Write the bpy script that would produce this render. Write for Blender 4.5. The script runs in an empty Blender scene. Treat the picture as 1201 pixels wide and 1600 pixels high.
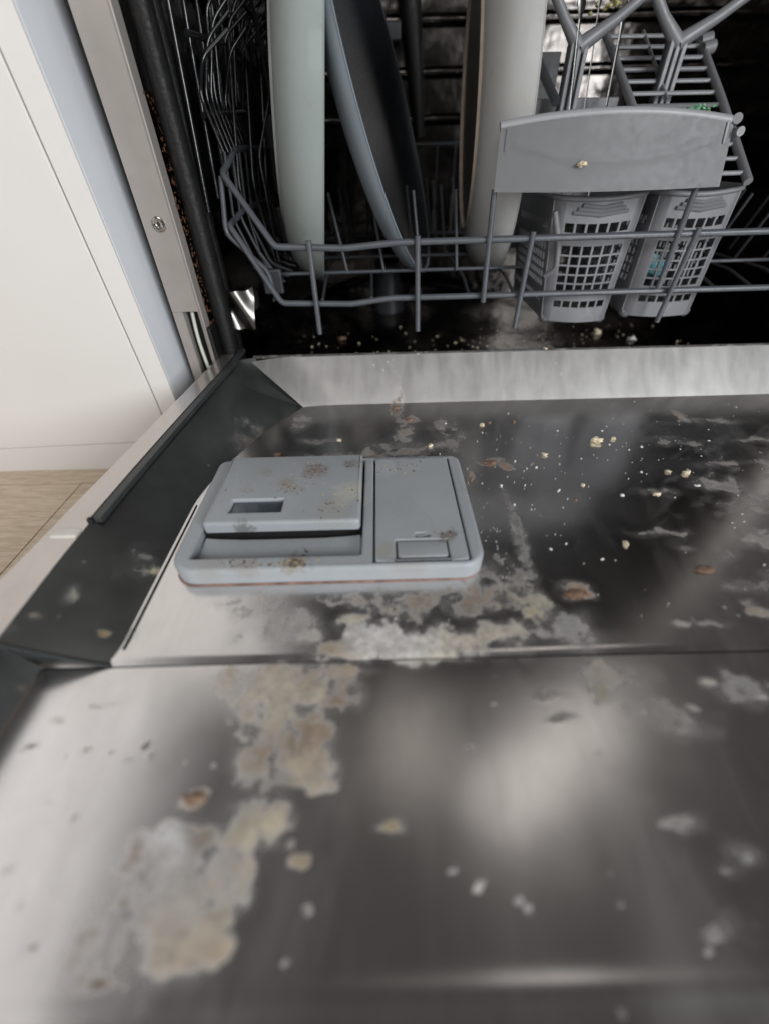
import bpy, bmesh, math, random
import numpy as np
from mathutils import Vector, Matrix
from mathutils.geometry import tessellate_polygon
random.seed(7); rng = np.random.default_rng(7)
scene = bpy.context.scene
col = scene.collection
R = math.radians

# ---------------------------------------------------------------- camera
cam = bpy.data.objects.new('camera', bpy.data.cameras.new('camera'))
col.objects.link(cam); scene.camera = cam
fw = Vector((0, math.cos(R(41.2)), -math.sin(R(41.2))))
rt = Vector((1, 0, 0)); up = rt.cross(fw)
a = R(1.43)
rt2 = rt*math.cos(a) - up*math.sin(a); up2 = up*math.cos(a) + rt*math.sin(a)
M = Matrix((rt2, up2, -fw)).transposed().to_4x4(); M.translation = (0, 0, .25)
cam.matrix_world = M
cam.data.sensor_fit = 'VERTICAL'; cam.data.sensor_height = 36; cam.data.lens = 14.4
cam.data.clip_start = .01; cam.data.clip_end = 60
cam.data.dof.use_dof = True; cam.data.dof.focus_distance = .44; cam.data.dof.aperture_fstop = 2.0

# ---------------------------------------------------------------- world and lamps (indoors: a dim room, window daylight from behind, lamps added for reflections)
w = bpy.data.worlds.new('World'); scene.world = w; w.use_nodes = True
w.node_tree.nodes['Background'].inputs[0].default_value = (.050, .046, .045, 1)
w.node_tree.nodes['Background'].inputs[1].default_value = 1.0
def area(name, loc, target, sx, sy, radiance, color, spread=180):
    l = bpy.data.lights.new(name, 'AREA'); l.shape = 'RECTANGLE'; l.size = sx; l.size_y = sy
    l.energy = radiance*math.pi*sx*sy; l.color = color; l.spread = R(spread)
    o = bpy.data.objects.new(name, l); col.objects.link(o); o.location = loc
    o.rotation_euler = (Vector(target)-Vector(loc)).to_track_quat('-Z', 'Y').to_euler()
    return o
area('window_light_behind', (1.9, -2.0, 1.05), (0, .5, .1), 1.5, 1.3, 13.5, (.96, .98, 1.0))
area('room_light_behind', (-.5, -2.2, 1.7), (0, .5, .1), 1.6, 1.0, 4.6, (1.0, .975, .95))
area('left_reflection_light', (-1.75, .2, 1.14), (0, .2, .5), 3.4, 2.28, .86, (1.0, .97, .955))  # added panel so the steel reflects a bright left side
area('patch_reflection_light', (.82, .70, 2.05), (.2, .3, 0), .34, .95, .85, (1.0, .95, .90))  # lamp placed overhead for the bright patch reflected in the steel
area('far_patch_light', (.09, .85, 2.25), (0, .4, 0), .36, .5, .42, (1.0, .93, .85))  # dimmer lamp placed for a second reflected patch on the steel
scene.view_settings.view_transform = 'Standard'; scene.view_settings.look = 'None'
scene.view_settings.exposure = 0.0; scene.view_settings.gamma = 1.0
scene.cycles.max_bounces = 8

# ---------------------------------------------------------------- helpers
def lin(c):
    return tuple(((v/255)/12.92 if v/255 <= .04045 else ((v/255+.055)/1.055)**2.4) for v in c)
class NT:
    def __init__(s, name):
        s.m = bpy.data.materials.new(name); s.m.use_nodes = True; s.t = s.m.node_tree; s.n = s.t.nodes
        s.b = s.n['Principled BSDF']
    def new(s, ty, **k):
        o = s.n.new(ty)
        for kk, v in k.items():
            if kk in o.inputs: o.inputs[kk].default_value = v
            else: setattr(o, kk, v)
        return o
    def link(s, x, y): s.t.links.new(x, y)
    def coord(s, kind='Object', scale=(1, 1, 1)):
        c = s.new('ShaderNodeTexCoord'); m = s.new('ShaderNodeMapping'); m.inputs['Scale'].default_value = scale
        s.link(c.outputs[kind], m.inputs[0]); return m.outputs[0]
    def noise(s, vec, scale, detail=6, rough=.6, dist=0):
        o = s.new('ShaderNodeTexNoise'); o.inputs['Scale'].default_value = scale; o.inputs['Detail'].default_value = detail
        o.inputs['Roughness'].default_value = rough; o.inputs['Distortion'].default_value = dist
        s.link(vec, o.inputs['Vector']); return o.outputs['Fac']
    def ramp(s, f, lo, hi, a=0., b=1., smooth=True):
        o = s.new('ShaderNodeMapRange'); o.interpolation_type = 'SMOOTHSTEP' if smooth else 'LINEAR'
        o.inputs['From Min'].default_value = lo; o.inputs['From Max'].default_value = hi
        o.inputs['To Min'].default_value = a; o.inputs['To Max'].default_value = b
        s.link(f, o.inputs['Value']); return o.outputs[0]
    def mix(s, f, c1, c2):
        o = s.new('ShaderNodeMix'); o.data_type = 'RGBA'
        for inp, v in ((o.inputs[0], f), (o.inputs[6], c1), (o.inputs[7], c2)):
            if isinstance(v, (int, float)): inp.default_value = v
            elif isinstance(v, tuple): inp.default_value = (*v[:3], 1)
            else: s.link(v, inp)
        return o.outputs[2]
    def math(s, op, x, y=0.):
        o = s.new('ShaderNodeMath'); o.operation = op; o.use_clamp = False
        for inp, v in ((o.inputs[0], x), (o.inputs[1], y)):
            if isinstance(v, (int, float)): inp.default_value = v
            else: s.link(v, inp)
        return o.outputs[0]
    def bump(s, h, strength, dist):
        o = s.new('ShaderNodeBump'); o.inputs['Strength'].default_value = strength; o.inputs['Distance'].default_value = dist
        s.link(h, o.inputs['Height']); s.link(o.outputs[0], s.b.inputs['Normal'])
    def set(s, k, v):
        if isinstance(v, (int, float)): s.b.inputs[k].default_value = v
        elif isinstance(v, tuple): s.b.inputs[k].default_value = (*v[:3], 1)
        else: s.link(v, s.b.inputs[k])

def simple(name, c, rough, metal=0., var=.12, scale=30, grime=None, grime_amt=.5, bump=0., stretch=(1, 1, 1), coat=0., spec=.5):
    n = NT(name); v = n.coord('Object', stretch)
    f = n.noise(v, scale, 5); f2 = n.noise(v, scale*5.3, 3)
    c = c if max(c) <= 1 else lin(c)
    dark = tuple(x*(1-var) for x in c); light = tuple(min(1, x*(1+var)) for x in c)
    cc = n.mix(n.ramp(f, .3, .7), dark, light)
    if grime:
        g = n.math('MULTIPLY', n.ramp(n.noise(v, scale*.6, 8, .75, .6), .56, .72), grime_amt)
        cc = n.mix(g, cc, lin(grime))
        n.set('Roughness', n.math('ADD', n.ramp(f2, .3, .7, rough*.85, rough*1.15), n.math('MULTIPLY', g, .3)))
    else:
        n.set('Roughness', n.ramp(f2, .3, .7, rough*.88, min(1, rough*1.12)))
    n.set('Base Color', cc); n.set('Metallic', metal); n.b.inputs['Specular IOR Level'].default_value = spec
    if coat: n.b.inputs['Coat Weight'].default_value = coat; n.b.inputs['Coat Roughness'].default_value = .08
    if bump: n.bump(f2, bump, .0006)
    return n.m

def smooth_flat(me, ang=35):
    for p in me.polygons: p.use_smooth = True
    me.set_sharp_from_angle(angle=R(ang))

def obj(name, data, mat=None, parent=None, smooth=None, **props):
    """links one mesh object; data is a bmesh or a mesh"""
    if isinstance(data, bmesh.types.BMesh):
        me = bpy.data.meshes.new(name); bmesh.ops.recalc_face_normals(data, faces=data.faces); data.to_mesh(me); data.free()
    else: me = data
    if mat and not me.materials: me.materials.append(mat)
    if smooth is not None: smooth_flat(me, smooth)
    o = bpy.data.objects.new(name, me); col.objects.link(o)
    if parent: o.parent = parent
    for k, v in props.items(): o[k] = v
    return o
def thing(name, label, category, loc=(0, 0, 0), group=None):
    o = bpy.data.objects.new(name, None); col.objects.link(o); o.location = loc; o.empty_display_size = .02
    o['label'] = label; o['category'] = category
    if group: o['group'] = group
    bpy.context.view_layer.update()
    return o
def put(o, parent):
    """parents o (built in world coordinates) to an Empty that stands elsewhere"""
    o.parent = parent; o.matrix_parent_inverse = Matrix.Translation(parent.location).inverted(); return o

def box(x0, y0, z0, x1, y1, z1, bm=None, bev=0.):
    b = bm or bmesh.new()
    r = bmesh.ops.create_cube(b, size=1, matrix=Matrix.Translation(((x0+x1)/2, (y0+y1)/2, (z0+z1)/2)) @ Matrix.Diagonal((abs(x1-x0), abs(y1-y0), abs(z1-z0), 1)))
    if bev:
        es = list({e for v in r['verts'] for e in v.link_edges})
        bmesh.ops.bevel(b, geom=es, offset=bev, segments=2, profile=.5, affect='EDGES')
    return b
def tube(path, rad, bm=None, seg=8, caps=True, flat=1.):
    b = bm or bmesh.new(); pts = [Vector(p) for p in path]
    rads = rad if isinstance(rad, (list, tuple)) else [rad]*len(pts)
    rings = []; prev = None
    for i, p in enumerate(pts):
        d = (pts[min(i+1, len(pts)-1)]-pts[max(i-1, 0)]).normalized()
        if prev is None: n = d.orthogonal().normalized()
        else: n = (prev - d*prev.dot(d)).normalized()
        prev = n; m = d.cross(n)
        rings.append([b.verts.new(p + (n*math.cos(2*math.pi*k/seg) + m*math.sin(2*math.pi*k/seg)*flat)*rads[i]) for k in range(seg)])
    for r0, r1 in zip(rings, rings[1:]):
        for k in range(seg): b.faces.new((r0[k], r0[(k+1) % seg], r1[(k+1) % seg], r1[k]))
    if caps: b.faces.new(rings[0][::-1]); b.faces.new(rings[-1])
    return b
def fillet(pts, r=.012, n=5):
    """rounds the corners of a polyline"""
    P = [Vector(p) for p in pts]; out = [P[0]]
    for i in range(1, len(P)-1):
        a, b, c = P[i-1], P[i], P[i+1]; u = a-b; v = c-b; k = min(r, u.length*.45, v.length*.45)
        s = b+u.normalized()*k; e = b+v.normalized()*k
        for j in range(n+1):
            t = j/n; out.append(s*(1-t)**2 + b*2*t*(1-t) + e*t*t)
    out.append(P[-1]); return out
def lathe(profile, seg=96, bm=None):
    """profile [(radius, height)] turned about z"""
    b = bm or bmesh.new(); rings = []
    for r, h in profile:
        if r < 1e-5: rings.append([b.verts.new((0, 0, h))])
        else: rings.append([b.verts.new((r*math.cos(2*math.pi*k/seg), r*math.sin(2*math.pi*k/seg), h)) for k in range(seg)])
    for r0, r1 in zip(rings, rings[1:]):
        for k in range(seg):
            k2 = (k+1) % seg
            if len(r0) == 1 and len(r1) == 1: continue
            if len(r0) == 1: b.faces.new((r0[0], r1[k], r1[k2]))
            elif len(r1) == 1: b.faces.new((r0[k], r0[k2], r1[0]))
            else: b.faces.new((r0[k], r0[k2], r1[k2], r1[k]))
    return b
def rrect(x0, y0, x1, y1, r, n=6):
    """rounded rectangle, r = one radius or (bottom left, bottom right, top right, top left)"""
    if not isinstance(r, (list, tuple)): r = [r]*4
    out = []
    for (cx, cy, q, a0) in ((x0, y0, r[0], 180), (x1, y0, r[1], 270), (x1, y1, r[2], 0), (x0, y1, r[3], 90)):
        sx = 1 if cx == x0 else -1; sy = 1 if cy == y0 else -1
        c = (cx+sx*q, cy+sy*q)
        if q < 1e-6: out.append((cx, cy)); continue
        for k in range(n+1):
            a = R(a0+90*k/n); out.append((c[0]+q*math.cos(a), c[1]+q*math.sin(a)))
    return out
def inset(loop, d):
    n = len(loop); out = []
    for i in range(n):
        p = Vector(loop[i]); a = p-Vector(loop[i-1]); b = Vector(loop[(i+1) % n])-p
        if a.length < 1e-9: a = b
        if b.length < 1e-9: b = a
        na = Vector((-a.y, a.x)).normalized(); nb = Vector((-b.y, b.x)).normalized()
        m = na+nb; m = m/max(m.length_squared, .4)*2 if m.length > .1 else na
        out.append(tuple(p + m*d*.5*2*.5*1.0 if False else p + m*d/ (1 if True else 1) * .5*2 if False else p + (na+nb)*d/max(1+na.dot(nb), .5)))
    return out
def slab(outer, z0, z1, ch=.0015, holes=(), zh=None, nch=3, bm=None):
    """outline raised from z0 to z1 with a rounded top edge and rectangular openings down to zh"""
    b = bm or bmesh.new()
    loops = [[b.verts.new((x, y, z0)) for x, y in outer]]
    for k in range(nch+1):
        t = R(90*k/nch); l = inset(outer, ch*(1-math.cos(t)))
        loops.append([b.verts.new((x, y, z1-ch+ch*math.sin(t))) for x, y in l])
    n = len(outer)
    for l0, l1 in zip(loops, loops[1:]):
        for k in range(n): b.faces.new((l0[k], l0[(k+1) % n], l1[(k+1) % n], l1[k]))
    tops = [loops[-1]]; polys = [[v.co.copy() for v in loops[-1]]]
    for h in holes:
        c2 = min(ch, .0012)
        hl = [b.verts.new((x, y, z1)) for x, y in inset(h, -c2)]; hm = [b.verts.new((x, y, z1-c2)) for x, y in h]; hb = [b.verts.new((x, y, zh)) for x, y in h]
        m = len(h)
        for k in range(m):
            b.faces.new((hl[k], hm[k], hm[(k+1) % m], hl[(k+1) % m])); b.faces.new((hm[k], hb[k], hb[(k+1) % m], hm[(k+1) % m]))
        tops.append(hl); polys.append([v.co.copy() for v in hl])
    flat = [v for t in tops for v in t]
    for t in tessellate_polygon(polys):
        try: b.faces.new([flat[i] for i in t])
        except ValueError: pass
    return b
def sheet(P, nu, nv, bm=None):
    b = bm or bmesh.new()
    g = [[b.verts.new(P(i/nu, j/nv)) for i in range(nu+1)] for j in range(nv+1)]
    for j in range(nv):
        for i in range(nu): b.faces.new((g[j][i], g[j][i+1], g[j+1][i+1], g[j+1][i]))
    return b
def lattice(P, us, vs, open_cell, bar_u=.3, bar_v=.3, thick=.002, N=(0, -1, 0)):
    """curved panel with a real opening in every cell for which open_cell(i, j) is true"""
    b = bmesh.new(); N = Vector(N)
    cu = []
    for a0, a1 in zip(us, us[1:]): d = (a1-a0)*bar_u/2; cu += [a0, a0+d, a1-d]
    cu.append(us[-1]); cv = []
    for a0, a1 in zip(vs, vs[1:]): d = (a1-a0)*bar_v/2; cv += [a0, a0+d, a1-d]
    cv.append(vs[-1])
    F = [[b.verts.new(Vector(P(u, v))) for u in cu] for v in cv]
    K = [[b.verts.new(Vector(P(u, v))-N*thick) for u in cu] for v in cv]
    nu, nv = len(cu)-1, len(cv)-1
    solid = [[not (i % 3 == 1 and j % 3 == 1 and open_cell(i//3, j//3)) for i in range(nu)] for j in range(nv)]
    for j in range(nv):
        for i in range(nu):
            if not solid[j][i]: continue
            b.faces.new((F[j][i], F[j][i+1], F[j+1][i+1], F[j+1][i])); b.faces.new((K[j][i], K[j+1][i], K[j+1][i+1], K[j][i+1]))
            for (dj, di, p, q) in ((-1, 0, (j, i), (j, i+1)), (1, 0, (j+1, i+1), (j+1, i)), (0, -1, (j+1, i), (j, i)), (0, 1, (j, i+1), (j+1, i+1))):
                jj, ii = j+dj, i+di
                if not (0 <= jj < nv and 0 <= ii < nu) or not solid[jj][ii]:
                    b.faces.new((F[p[0]][p[1]], F[q[0]][q[1]], K[q[0]][q[1]], K[p[0]][p[1]]))
    return b

# ---------------------------------------------------------------- materials
def stain_steel(name, base, rough, streak=(1, 1, 1), film=.35, attr=True, filmcol=(150, 145, 138)):
    n = NT(name); v = n.coord('Object')
    vs = n.coord('Object', streak)
    smear = n.noise(vs, 14, 8, .62, .8); fine = n.noise(v, 160, 4, .6); mid = n.noise(v, 42, 7, .68, .4)
    filmf = n.math('MULTIPLY', n.ramp(smear, .45, .75), film)
    speck = n.new('ShaderNodeTexVoronoi'); speck.inputs['Scale'].default_value = 75; n.link(v, speck.inputs['Vector'])
    spots = n.math('MULTIPLY', n.ramp(speck.outputs['Distance'], .16, .10), n.ramp(n.noise(v, 9, 3), .55, .68))
    metalc = n.mix(n.ramp(mid, .3, .7), tuple(x*.93 for x in base), base)
    rgh = n.ramp(n.noise(vs, 30, 6, .6), .3, .7, rough*.93, rough*1.07)
    c = metalc; met = 1.0; tot = n.math('MAXIMUM', filmf, n.math('MULTIPLY', spots, .5))
    c = n.mix(tot, c, lin(filmcol))
    if attr:
        at = n.new('ShaderNodeAttribute', attribute_name='stain'); al = at.outputs['Alpha']
        fbm = n.noise(v, 62, 10, .70, .25)
        wob = n.math('MULTIPLY', n.math('MULTIPLY', n.math('SUBTRACT', fbm, .5), 2.3), n.ramp(al, .0, .30))
        hard = n.ramp(n.math('ADD', al, wob), .28, .80)
        al2 = n.math('MAXIMUM', n.math('MULTIPLY', hard, .84), n.math('MULTIPLY', al, .30))
        hue = n.mix(n.ramp(n.noise(v, 110, 8, .7), .36, .62), at.outputs['Color'], n.mix(.42, at.outputs['Color'], (.11, .085, .06)))
        hue = n.mix(n.math('MULTIPLY', n.ramp(n.noise(v, 48, 9, .72, .4), .50, .66), .45), hue, (.58, .54, .47))
        hue = n.mix(n.math('MULTIPLY', n.ramp(n.noise(v, 230, 6, .75), .52, .66), .5), hue, (.10, .08, .06))
        al2 = n.math('MULTIPLY', al2, n.ramp(n.noise(v, 30, 8, .7), .34, .52, .62, 1.))
        c = n.mix(al2, c, hue); tot = n.math('MAXIMUM', tot, al2)
        n.bump(n.math('ADD', n.math('ADD', n.math('MULTIPLY', n.noise(v, 9, 2, .5), 7.), n.math('MULTIPLY', al2, 1.)), n.math('MULTIPLY', fine, n.math('ADD', n.math('MULTIPLY', n.noise(v, 11, 2, .5), 0.), n.math('MULTIPLY', al2, .5)))), .22, .0006)
    else:
        n.bump(fine, .06, .0004)
    n.set('Base Color', c)
    n.set('Metallic', n.ramp(tot, 0, 1, 1, 0, False))
    rr = n.new('ShaderNodeMix'); rr.data_type = 'FLOAT'; n.link(tot, rr.inputs[0]); n.link(rgh, rr.inputs[2]); rr.inputs[3].default_value = .75
    n.link(rr.outputs[0], n.b.inputs['Roughness'])
    return n.m
M_door = stain_steel('stained_steel', (.80, .78, .77), .215, (1, .28, 1), .07)
M_bevel = stain_steel('limescaled_steel', (.72, .71, .695), .42, (1.6, .5, .5), .10, filmcol=(178, 176, 170))
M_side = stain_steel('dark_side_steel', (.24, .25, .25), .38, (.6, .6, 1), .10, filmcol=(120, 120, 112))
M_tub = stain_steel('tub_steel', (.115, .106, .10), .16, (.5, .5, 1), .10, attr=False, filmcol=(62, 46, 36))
def wavy(m, scale, dist):
    t = m.node_tree; b_ = t.nodes['Principled BSDF']; c = t.nodes.new('ShaderNodeTexCoord'); nz = t.nodes.new('ShaderNodeTexNoise'); nz.inputs['Scale'].default_value = scale; nz.inputs['Detail'].default_value = 2
    bp = t.nodes.new('ShaderNodeBump'); bp.inputs['Distance'].default_value = dist; bp.inputs['Strength'].default_value = 1
    t.links.new(c.outputs['Object'], nz.inputs['Vector']); t.links.new(nz.outputs['Fac'], bp.inputs['Height']); t.links.new(bp.outputs[0], b_.inputs['Normal'])
wavy(M_tub, 22, .0022)
M_frame = simple('painted_grey_frame', (168, 162, 157), .42, .25, .05, 12, bump=.05)
M_flange = simple('pale_door_edge', (205, 199, 195), .22, .9, .05, 9, grime=(150, 135, 115), grime_amt=.25)
M_rubber = simple('black_rubber', (12, 12, 13), .55, 0, .4, 60, grime=(66, 46, 32), grime_amt=.6, bump=1.0)
M_bar = simple('dark_rubber_lip', (52, 54, 55), .42, 0, .2, 30, bump=.1)
M_wire = simple('grey_nylon_wire', (82, 86, 92), .36, 0, .1, 60, grime=(92, 84, 72), grime_amt=.35, bump=.1)
M_darkwire = simple('dark_nylon_wire', (60, 62, 66), .3, 0, .15, 60, bump=.1)
M_plastic = simple('grey_basket_plastic', (119, 120, 124), .42, 0, .04, 25, grime=(120, 112, 100), grime_amt=.12, bump=.06)
M_plastic_d = simple('charcoal_plastic', (62, 64, 69), .4, 0, .08, 25, bump=.06)
M_mint = simple('mint_ceramic', (150, 159, 157), 30, 0, .06, 8, coat=.15, grime=(128, 122, 106), grime_amt=.3)
M_blue = simple('blue_grey_ceramic', (118, 128, 136), 30, 0, .06, 8, coat=.15, grime=(110, 108, 98), grime_amt=.3)
M_plate_inside = simple('plate_inside_dark', (34, 39, 44), .5, 0, .12, 60, grime=(92, 88, 72), grime_amt=.3)  # darker colour for the plate's inner face
M_grey = simple('off_white_ceramic', (174, 175, 173), 30, 0, .05, 8, coat=.15, grime=(150, 140, 118), grime_amt=.35)
M_ring = simple('unglazed_foot', (186, 170, 156), .8, 0, .1, 60)
M_base = simple('foot_recess_shade', (84, 84, 82), .35, 0, .1, 20)  # shade of the recess inside the foot ring put into the colour
M_gloss = simple('black_glossy_wire', (24, 25, 27), .16, 0, .2, 60, bump=.2)
M_white = simple('white_laminate', (232, 230, 227), .38, 0, .012, 6, grime=(200, 188, 174), grime_amt=.12)
M_white_daylit = simple('daylit_white_laminate', (236, 240, 246), .38, 0, .012, 6)  # cool daylight on the cabinet's side face put into the white
M_black = simple('black_gap', (8, 8, 9), .7)
M_chrome = simple('bright_metal', (205, 203, 198), .16, 1., .05, 40, bump=.2)
M_cable = simple('white_cable', (205, 208, 196), .5)

# light grey dispenser plastic with dried coffee-coloured splashes
def dispenser_mat():
    n = NT('dispenser_plastic'); v = n.coord('Object')
    f = n.noise(v, 20, 4); fine = n.noise(v, 420, 3)
    c = n.mix(n.ramp(f, .3, .7), lin((158, 164, 169)), lin((164, 170, 175)))
    at = n.new('ShaderNodeAttribute', attribute_name='stain')
    wn = n.new('ShaderNodeTexNoise'); wn.inputs['Scale'].default_value = 60; wn.inputs['Detail'].default_value = 5; wn.inputs['Roughness'].default_value = .7; n.link(v, wn.inputs['Vector'])
    ws = n.new('ShaderNodeVectorMath', operation='MULTIPLY_ADD'); ws.inputs[1].default_value = (.03, .03, 0); n.link(wn.outputs['Color'], ws.inputs[0])
    sh = n.new('ShaderNodeVectorMath', operation='ADD'); sh.inputs[1].default_value = (-.015, -.015, 0); n.link(v, sh.inputs[0]); n.link(sh.outputs[0], ws.inputs[2])
    g1 = n.noise(v, 1000, 4, .75); g2 = n.noise(v, 300, 6, .78)
    gr = n.math('ADD', n.math('MULTIPLY', g1, .5), n.math('MULTIPLY', g2, .5))
    c = n.mix(n.math('MULTIPLY', n.ramp(gr, .54, .64), .38), c, lin((140, 130, 112)))
    for i, (x, y, r, cc, amt) in enumerate(DSTAINS):
        p = n.new('ShaderNodeVectorMath', operation='DISTANCE'); p.inputs[1].default_value = (x, y, .018)
        n.link(ws.outputs[0], p.inputs[0])
        big = n.ramp(p.outputs['Value'], r*1.5, r*.2)
        k = n.ramp(n.math('ADD', n.math('MULTIPLY', big, .28), gr), .60, .73)
        k = n.math('MULTIPLY', k, n.math('MULTIPLY', n.ramp(big, 0, .5), amt*.55))
        c = n.mix(k, c, lin(cc))
    n.set('Base Color', c); n.set('Roughness', n.ramp(f, .3, .7, .36, .46)); n.bump(fine, .08, .0003)
    return n.m
def dst(p, r, c, a): return (p[0], p[1], r, c, a)
DSTAINS = [dst((-0.0752, 0.292, 0.02), .009, (140,112,76), .8), dst((-0.0621, 0.3339, 0.02), .008, (100,66,52), .8), dst((-0.1093, 0.3179, 0.02), .012, (130,122,108), .7), dst((-0.0237, 0.3143, 0.02), .007, (90,86,76), 1.), dst((-0.0363, 0.2726, 0.02), .012, (196,190,176), .8), dst((0.0762, 0.2953, 0.02), .008, (150,140,120), .6), dst((0.0182, 0.2065, 0.01), .016, (160,140,126), .4), dst((-0.1342, 0.2083, 0.01), .014, (150,138,118), .5),
           dst((-0.0844, 0.2974, 0.022), .014, (156,130,88), .8), dst((-0.0666, 0.3205, 0.022), .018, (120,86,70), .8), dst((-0.0315, 0.3297, 0.022), .013, (112,104,88), .9),
           dst((-0.0296, 0.2877, 0.022), .020, (200,195,180), .85), dst((-0.1168, 0.2462, 0.018), .010, (70,64,54), 1.), dst((-0.0693, 0.2109, 0.012), .013, (136,116,78), .9),
           dst((-0.1068, 0.2089, 0.012), .014, (140,124,96), .6), dst((0.0497, 0.235, 0.018), .010, (112,100,80), 1.), dst((0.0008, 0.334, 0.018), .016, (190,194,196), .7),
           dst((0.0261, 0.334, 0.018), .014, (170,172,168), .7), dst((-0.1244, 0.2933, 0.022), .010, (140,120,92), .8), dst((-0.0011, 0.222, 0.012), .010, (160,150,130), .7), dst((-0.0437, 0.2621, 0.022), .022, (150,140,120), .5)]
M_disp = dispenser_mat()
M_disp_dark = simple('dispenser_window', (66, 74, 82), .22, 0, .08, 30, coat=.4)

def wood_mat():
    n = NT('oak_laminate'); v = n.coord('Object', (3.0, 22, 3))
    g = n.noise(v, 9, 8, .65, .9); g2 = n.noise(n.coord('Object', (2, 60, 2)), 14, 4)
    c = n.mix(n.ramp(g, .35, .65), lin((188, 168, 144)), lin((212, 195, 173)))
    c = n.mix(n.math('MULTIPLY', n.ramp(g2, .5, .7), .35), c, lin((160, 128, 96)))
    n.set('Base Color', c); n.set('Roughness', .42); n.bump(g2, .1, .0006)
    return n.m
M_wood = wood_mat()

# ---------------------------------------------------------------- floor and kitchen cabinet
fl = obj('floor', box(-1.6, -1.2, -.125, 1.4, 1.6, -.1095), simple('floor_underlay', (60, 48, 38), .8), kind='structure')
PL = []
py = -1.2; k = 0
jx = {}
while k < 15:
    y0 = (-0.4482, 0.3489, -0.1)[1]*0 + (-1.0 + k*.185); y1 = y0+.1835
    xs = [-1.6, -.86 + .13*(k % 3), -.4355 if k == 7 else -.47+.2*((k*7) % 5-2), .35, 1.4]
    for x0, x1 in zip(xs, xs[1:]):
        PL.append(obj('plank', box(x0+.0006, y0, -.109, x1-.0008, y1, -.1, bev=.0006), M_wood, fl))
    k += 1

cab = thing('kitchen_cabinet', 'white kitchen base cabinet left of the open dishwasher, with a grooved door edge', 'cabinet', (-.2625, .505, .10))
put(obj('end_panel', box(-.3010, .5145, -.052, -.2760, 1.1, .80, bev=.0008), M_white_daylit), cab)
put(obj('edge_strip', box(-.3010, .5100, -.052, -.2760, .5140, .80, bev=.0006), M_white), cab)
put(obj('cabinet_door', box(-.96, .5125, -.052, -.3042, .5310, .80, bev=.0014), M_white), cab)
put(obj('carcass', box(-.96, .5325, -.050, -.3030, 1.1, .79), M_white), cab)
put(obj('plinth', box(-.96, .515, -.1045, -.2760, .531, -.0535, bev=.0006), M_white), cab)

cab.location.x += .001; cab.rotation_euler = (0, R(-1.6), 0)

# ---------------------------------------------------------------- dishwasher
dw = thing('dishwasher', 'open built-in dishwasher with its stained steel door folded down and loaded racks inside', 'dishwasher', (.21, .56, -.1))
def D(name, data, mat=None, smooth=None, **k): return put(obj(name, data, mat, smooth=smooth, **k), dw)

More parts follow.
